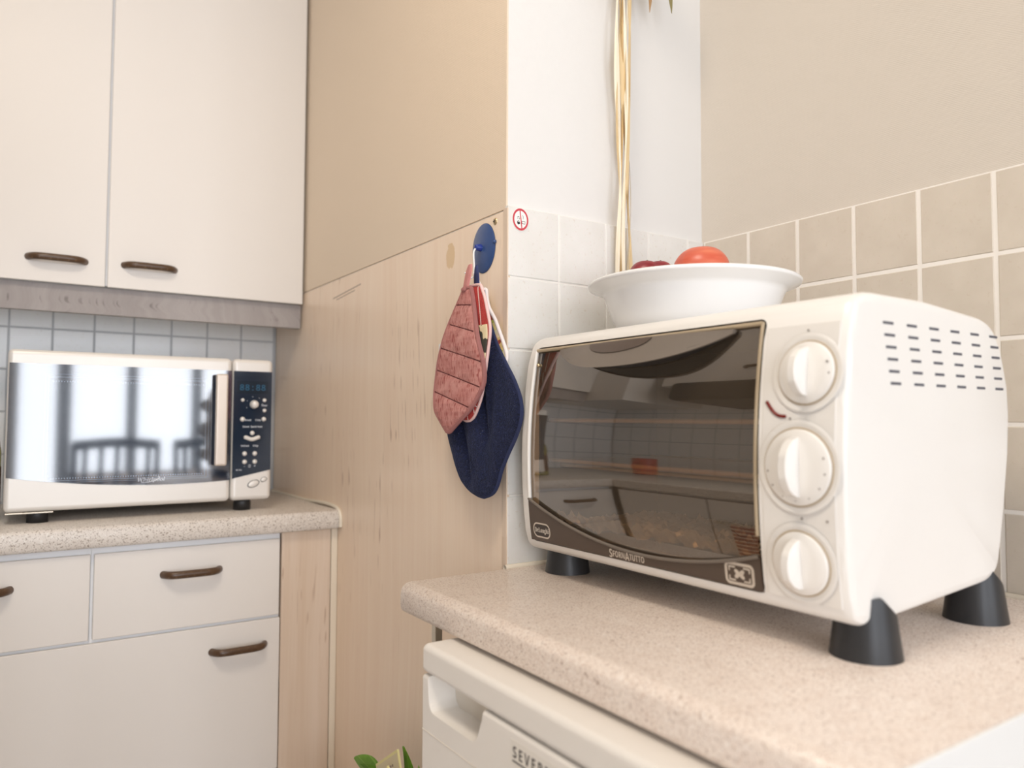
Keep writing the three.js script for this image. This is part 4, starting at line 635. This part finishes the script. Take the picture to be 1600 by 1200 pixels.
// ------------------------------------------------------------------ opposite run, mirrored in the oven door
{
  const xw = -0.15, z0 = -1.45, z1 = -0.6;
  const wt = thing('worktop', 'worktop of the opposite kitchen run mirrored in the oven glass', 'worktop', [-0.35, 0.8985, -1.0]);
  part('slab', box(XO + 0.001, xw + 0.012, 0.8985, WF, -1.4535, z1, 0.008), mat.worktopGrey, wt);
  [[-1.45, -1.16, 'nearest the corner'], [-1.157, -0.88, 'in the middle of its row'], [-0.877, -0.6, 'at the open end of its row']].forEach(([a, b, w]) => {
    const c = thing('base_cabinet', 'cream base cabinet of the opposite run ' + w, 'cabinet', [-0.35, 0, (a + b) / 2], 'base cabinets of the opposite run');
    part('carcass', box(XO + 0.001, xw - 0.0185, 0.0, 0.8975, a, b), mat.carcass, c); const d = part('door', box(xw - 0.018, xw, 0.09, 0.888, a + 0.002, b - 0.002, 0.0016), mat.front, c);
  });
  [[-1.5, -1.1, 'nearest the corner'], [-1.098, -0.6, 'at the open end of its row']].forEach(([a, b, w]) => {
    const c = thing('wall_cabinet', 'cream wall cabinet of the opposite run ' + w, 'cabinet', [-0.45, 1.42, (a + b) / 2], 'wall cabinets of the opposite run');
    part('carcass', box(XO + 0.001, -0.3385, 1.42, 2.2, a, b), mat.carcass, c); const d = part('door', box(-0.338, -0.32, 1.42, 2.2, a + 0.002, b - 0.002, 0.0016), mat.front, c); handleAt(d, -0.321, 1.5, b - 0.08, Math.PI / 2);
  });
  single('cooker_hood', box(XO + 0.001, -0.25, 1.33, 1.419, -1.40, -0.62, 0.02), mat.handleDark, 'black cooker hood under the opposite wall cabinets', 'hood', [-0.4, 1.33, -1.0]);
  const mug = thing('mug', 'red mug on the opposite worktop', 'mug', [-0.42, WF, -1.62]);
  part('cup', lathe([[0, 0], [0.034, 0], [0.037, 0.004], [0.038, 0.09], [0.035, 0.09], [0.034, 0.008], [0, 0.008]], -0.42, WF, -1.62, 36), M({ color: rgb(186, 40, 36), roughness: 0.3 }), mug);
  part('handle', tube([[-0.385, WF + 0.075, -1.61], [-0.362, WF + 0.068, -1.604], [-0.36, WF + 0.035, -1.603], [-0.384, WF + 0.02, -1.61]], 0.005, 24, 8), M({ color: rgb(186, 40, 36), roughness: 0.3 }), mug);
  const stripes = dataTex(64, 256, (u, v) => { const s = ((v * 26) % 1), n = vnoise(u * 40, v * 120, 40, 120, 3); return mixc(s < 0.55 ? [150, 44, 40] : [226, 206, 190], [120, 40, 40], n * 0.15); }, true, [0.3, 0.4]);
  const tw = thing('tea_towel', 'red striped tea towel hanging on the opposite cabinet front', 'towel', [xw + 0.016, 0.4, -0.95]);
  const tg = plate(-1.09, -0.88, () => 0.42, () => 0.80, 0.004, (s, t, d) => V(xw + 0.014 + 0.006 * Math.sin(s * 70) * (0.82 - t) * 2 + d, t, s), 40, 16); mapUV(tg, (x, y, z) => [z, y]); part('cloth', tg, M({ map: stripes, roughness: 0.95 }), tw);
  part('rail', withCaps([[xw + 0.012, 0.80, -1.13], [xw + 0.012, 0.80, -0.86]], 0.006, 6, 10), mat.steel, tw);
}
// ------------------------------------------------------------------ dining end behind the camera, mirrored in the microwave
{
  const t = thing('dining_table', 'wooden dining table in front of the windows', 'table', [0.75, 0, 2.1]);
  part('table_top', box(0.35, 1.25, 0.73, 0.765, 1.7, 2.5, 0.005), mat.tableWood, t);
  for (const x of [0.41, 1.19]) for (const z of [1.76, 2.44]) part('leg', box(x - 0.03, x + 0.03, 0, 0.73, z - 0.03, z + 0.03, 0.004), mat.tableWood, t);
  const chair = (x, z, ry, label) => {
    const c = new THREE.Group(); c.name = numbered('dining_chair'); c.userData = { label, category: 'chair', group: 'chairs at the dining table' }; scene.add(c); c.position.set(x, 0, z); c.rotation.y = ry; origins.set(c, V(0, 0, 0));
    part('seat', box(-0.21, 0.21, 0.44, 0.475, -0.21, 0.21, 0.01), mat.chair, c);
    for (const a of [-0.185, 0.185]) { part('leg', withCaps([[a, 0.012, 0.18], [a, 0.44, 0.18]], 0.014, 4, 10), mat.chair, c); part('leg', withCaps([[a, 0.012, -0.21], [a, 0.45, -0.19], [a, 0.98, -0.25]], 0.014, 12, 10), mat.chair, c); }
    part('top_rail', tube([[-0.19, 0.98, -0.25], [0, 0.995, -0.275], [0.19, 0.98, -0.25]], 0.024, 20, 10), mat.chair, c);
    for (let i = -2; i <= 2; i++) part('back_slat', tube([[i * 0.068, 0.47, -0.19], [i * 0.07, 0.72, -0.225], [i * 0.07, 0.98, -0.262]], 0.012, 12, 8), mat.chair, c);
  };
  chair(0.47, 1.40, 0, 'dark dining chair with its back to the kitchen, on the left'); chair(1.0, 1.32, 0.35, 'dark dining chair turned a little beside the table, on the right');
  // warm ceiling lamp out of view, placed to brighten worktop and wood panel
  const px = -0.1, pz = -0.42, l = thing('unseen_ceiling_lamp', 'unseen round ceiling lamp, placed to warm and brighten the kitchen', 'lamp', [px, CEIL - 0.072, pz]);
  part('base_plate', lathe([[0, 0], [0.2, 0], [0.2, -0.02], [0, -0.02]], px, CEIL, pz, 48), mat.white, l);
  part('unseen_lamp_shade', lathe([[0.19, -0.02], [0.19, -0.05], [0.15, -0.068], [0, -0.072]], px, CEIL, pz, 48), M({ color: rgb(255, 244, 226), emissive: UNSEEN_LAMP, emissiveIntensity: 2.0, roughness: 0.6 }), l);
  const a = new THREE.RectAreaLight(UNSEEN_LAMP, UNSEEN_LAMP_POWER, 0.36, 0.36); a.name = 'unseen_ceiling_lamp_glow'; a.position.set(px, CEIL - 0.076, pz); a.lookAt(px, 0, pz - 0.001); scene.add(a);
}
renderer.render(scene, camera);
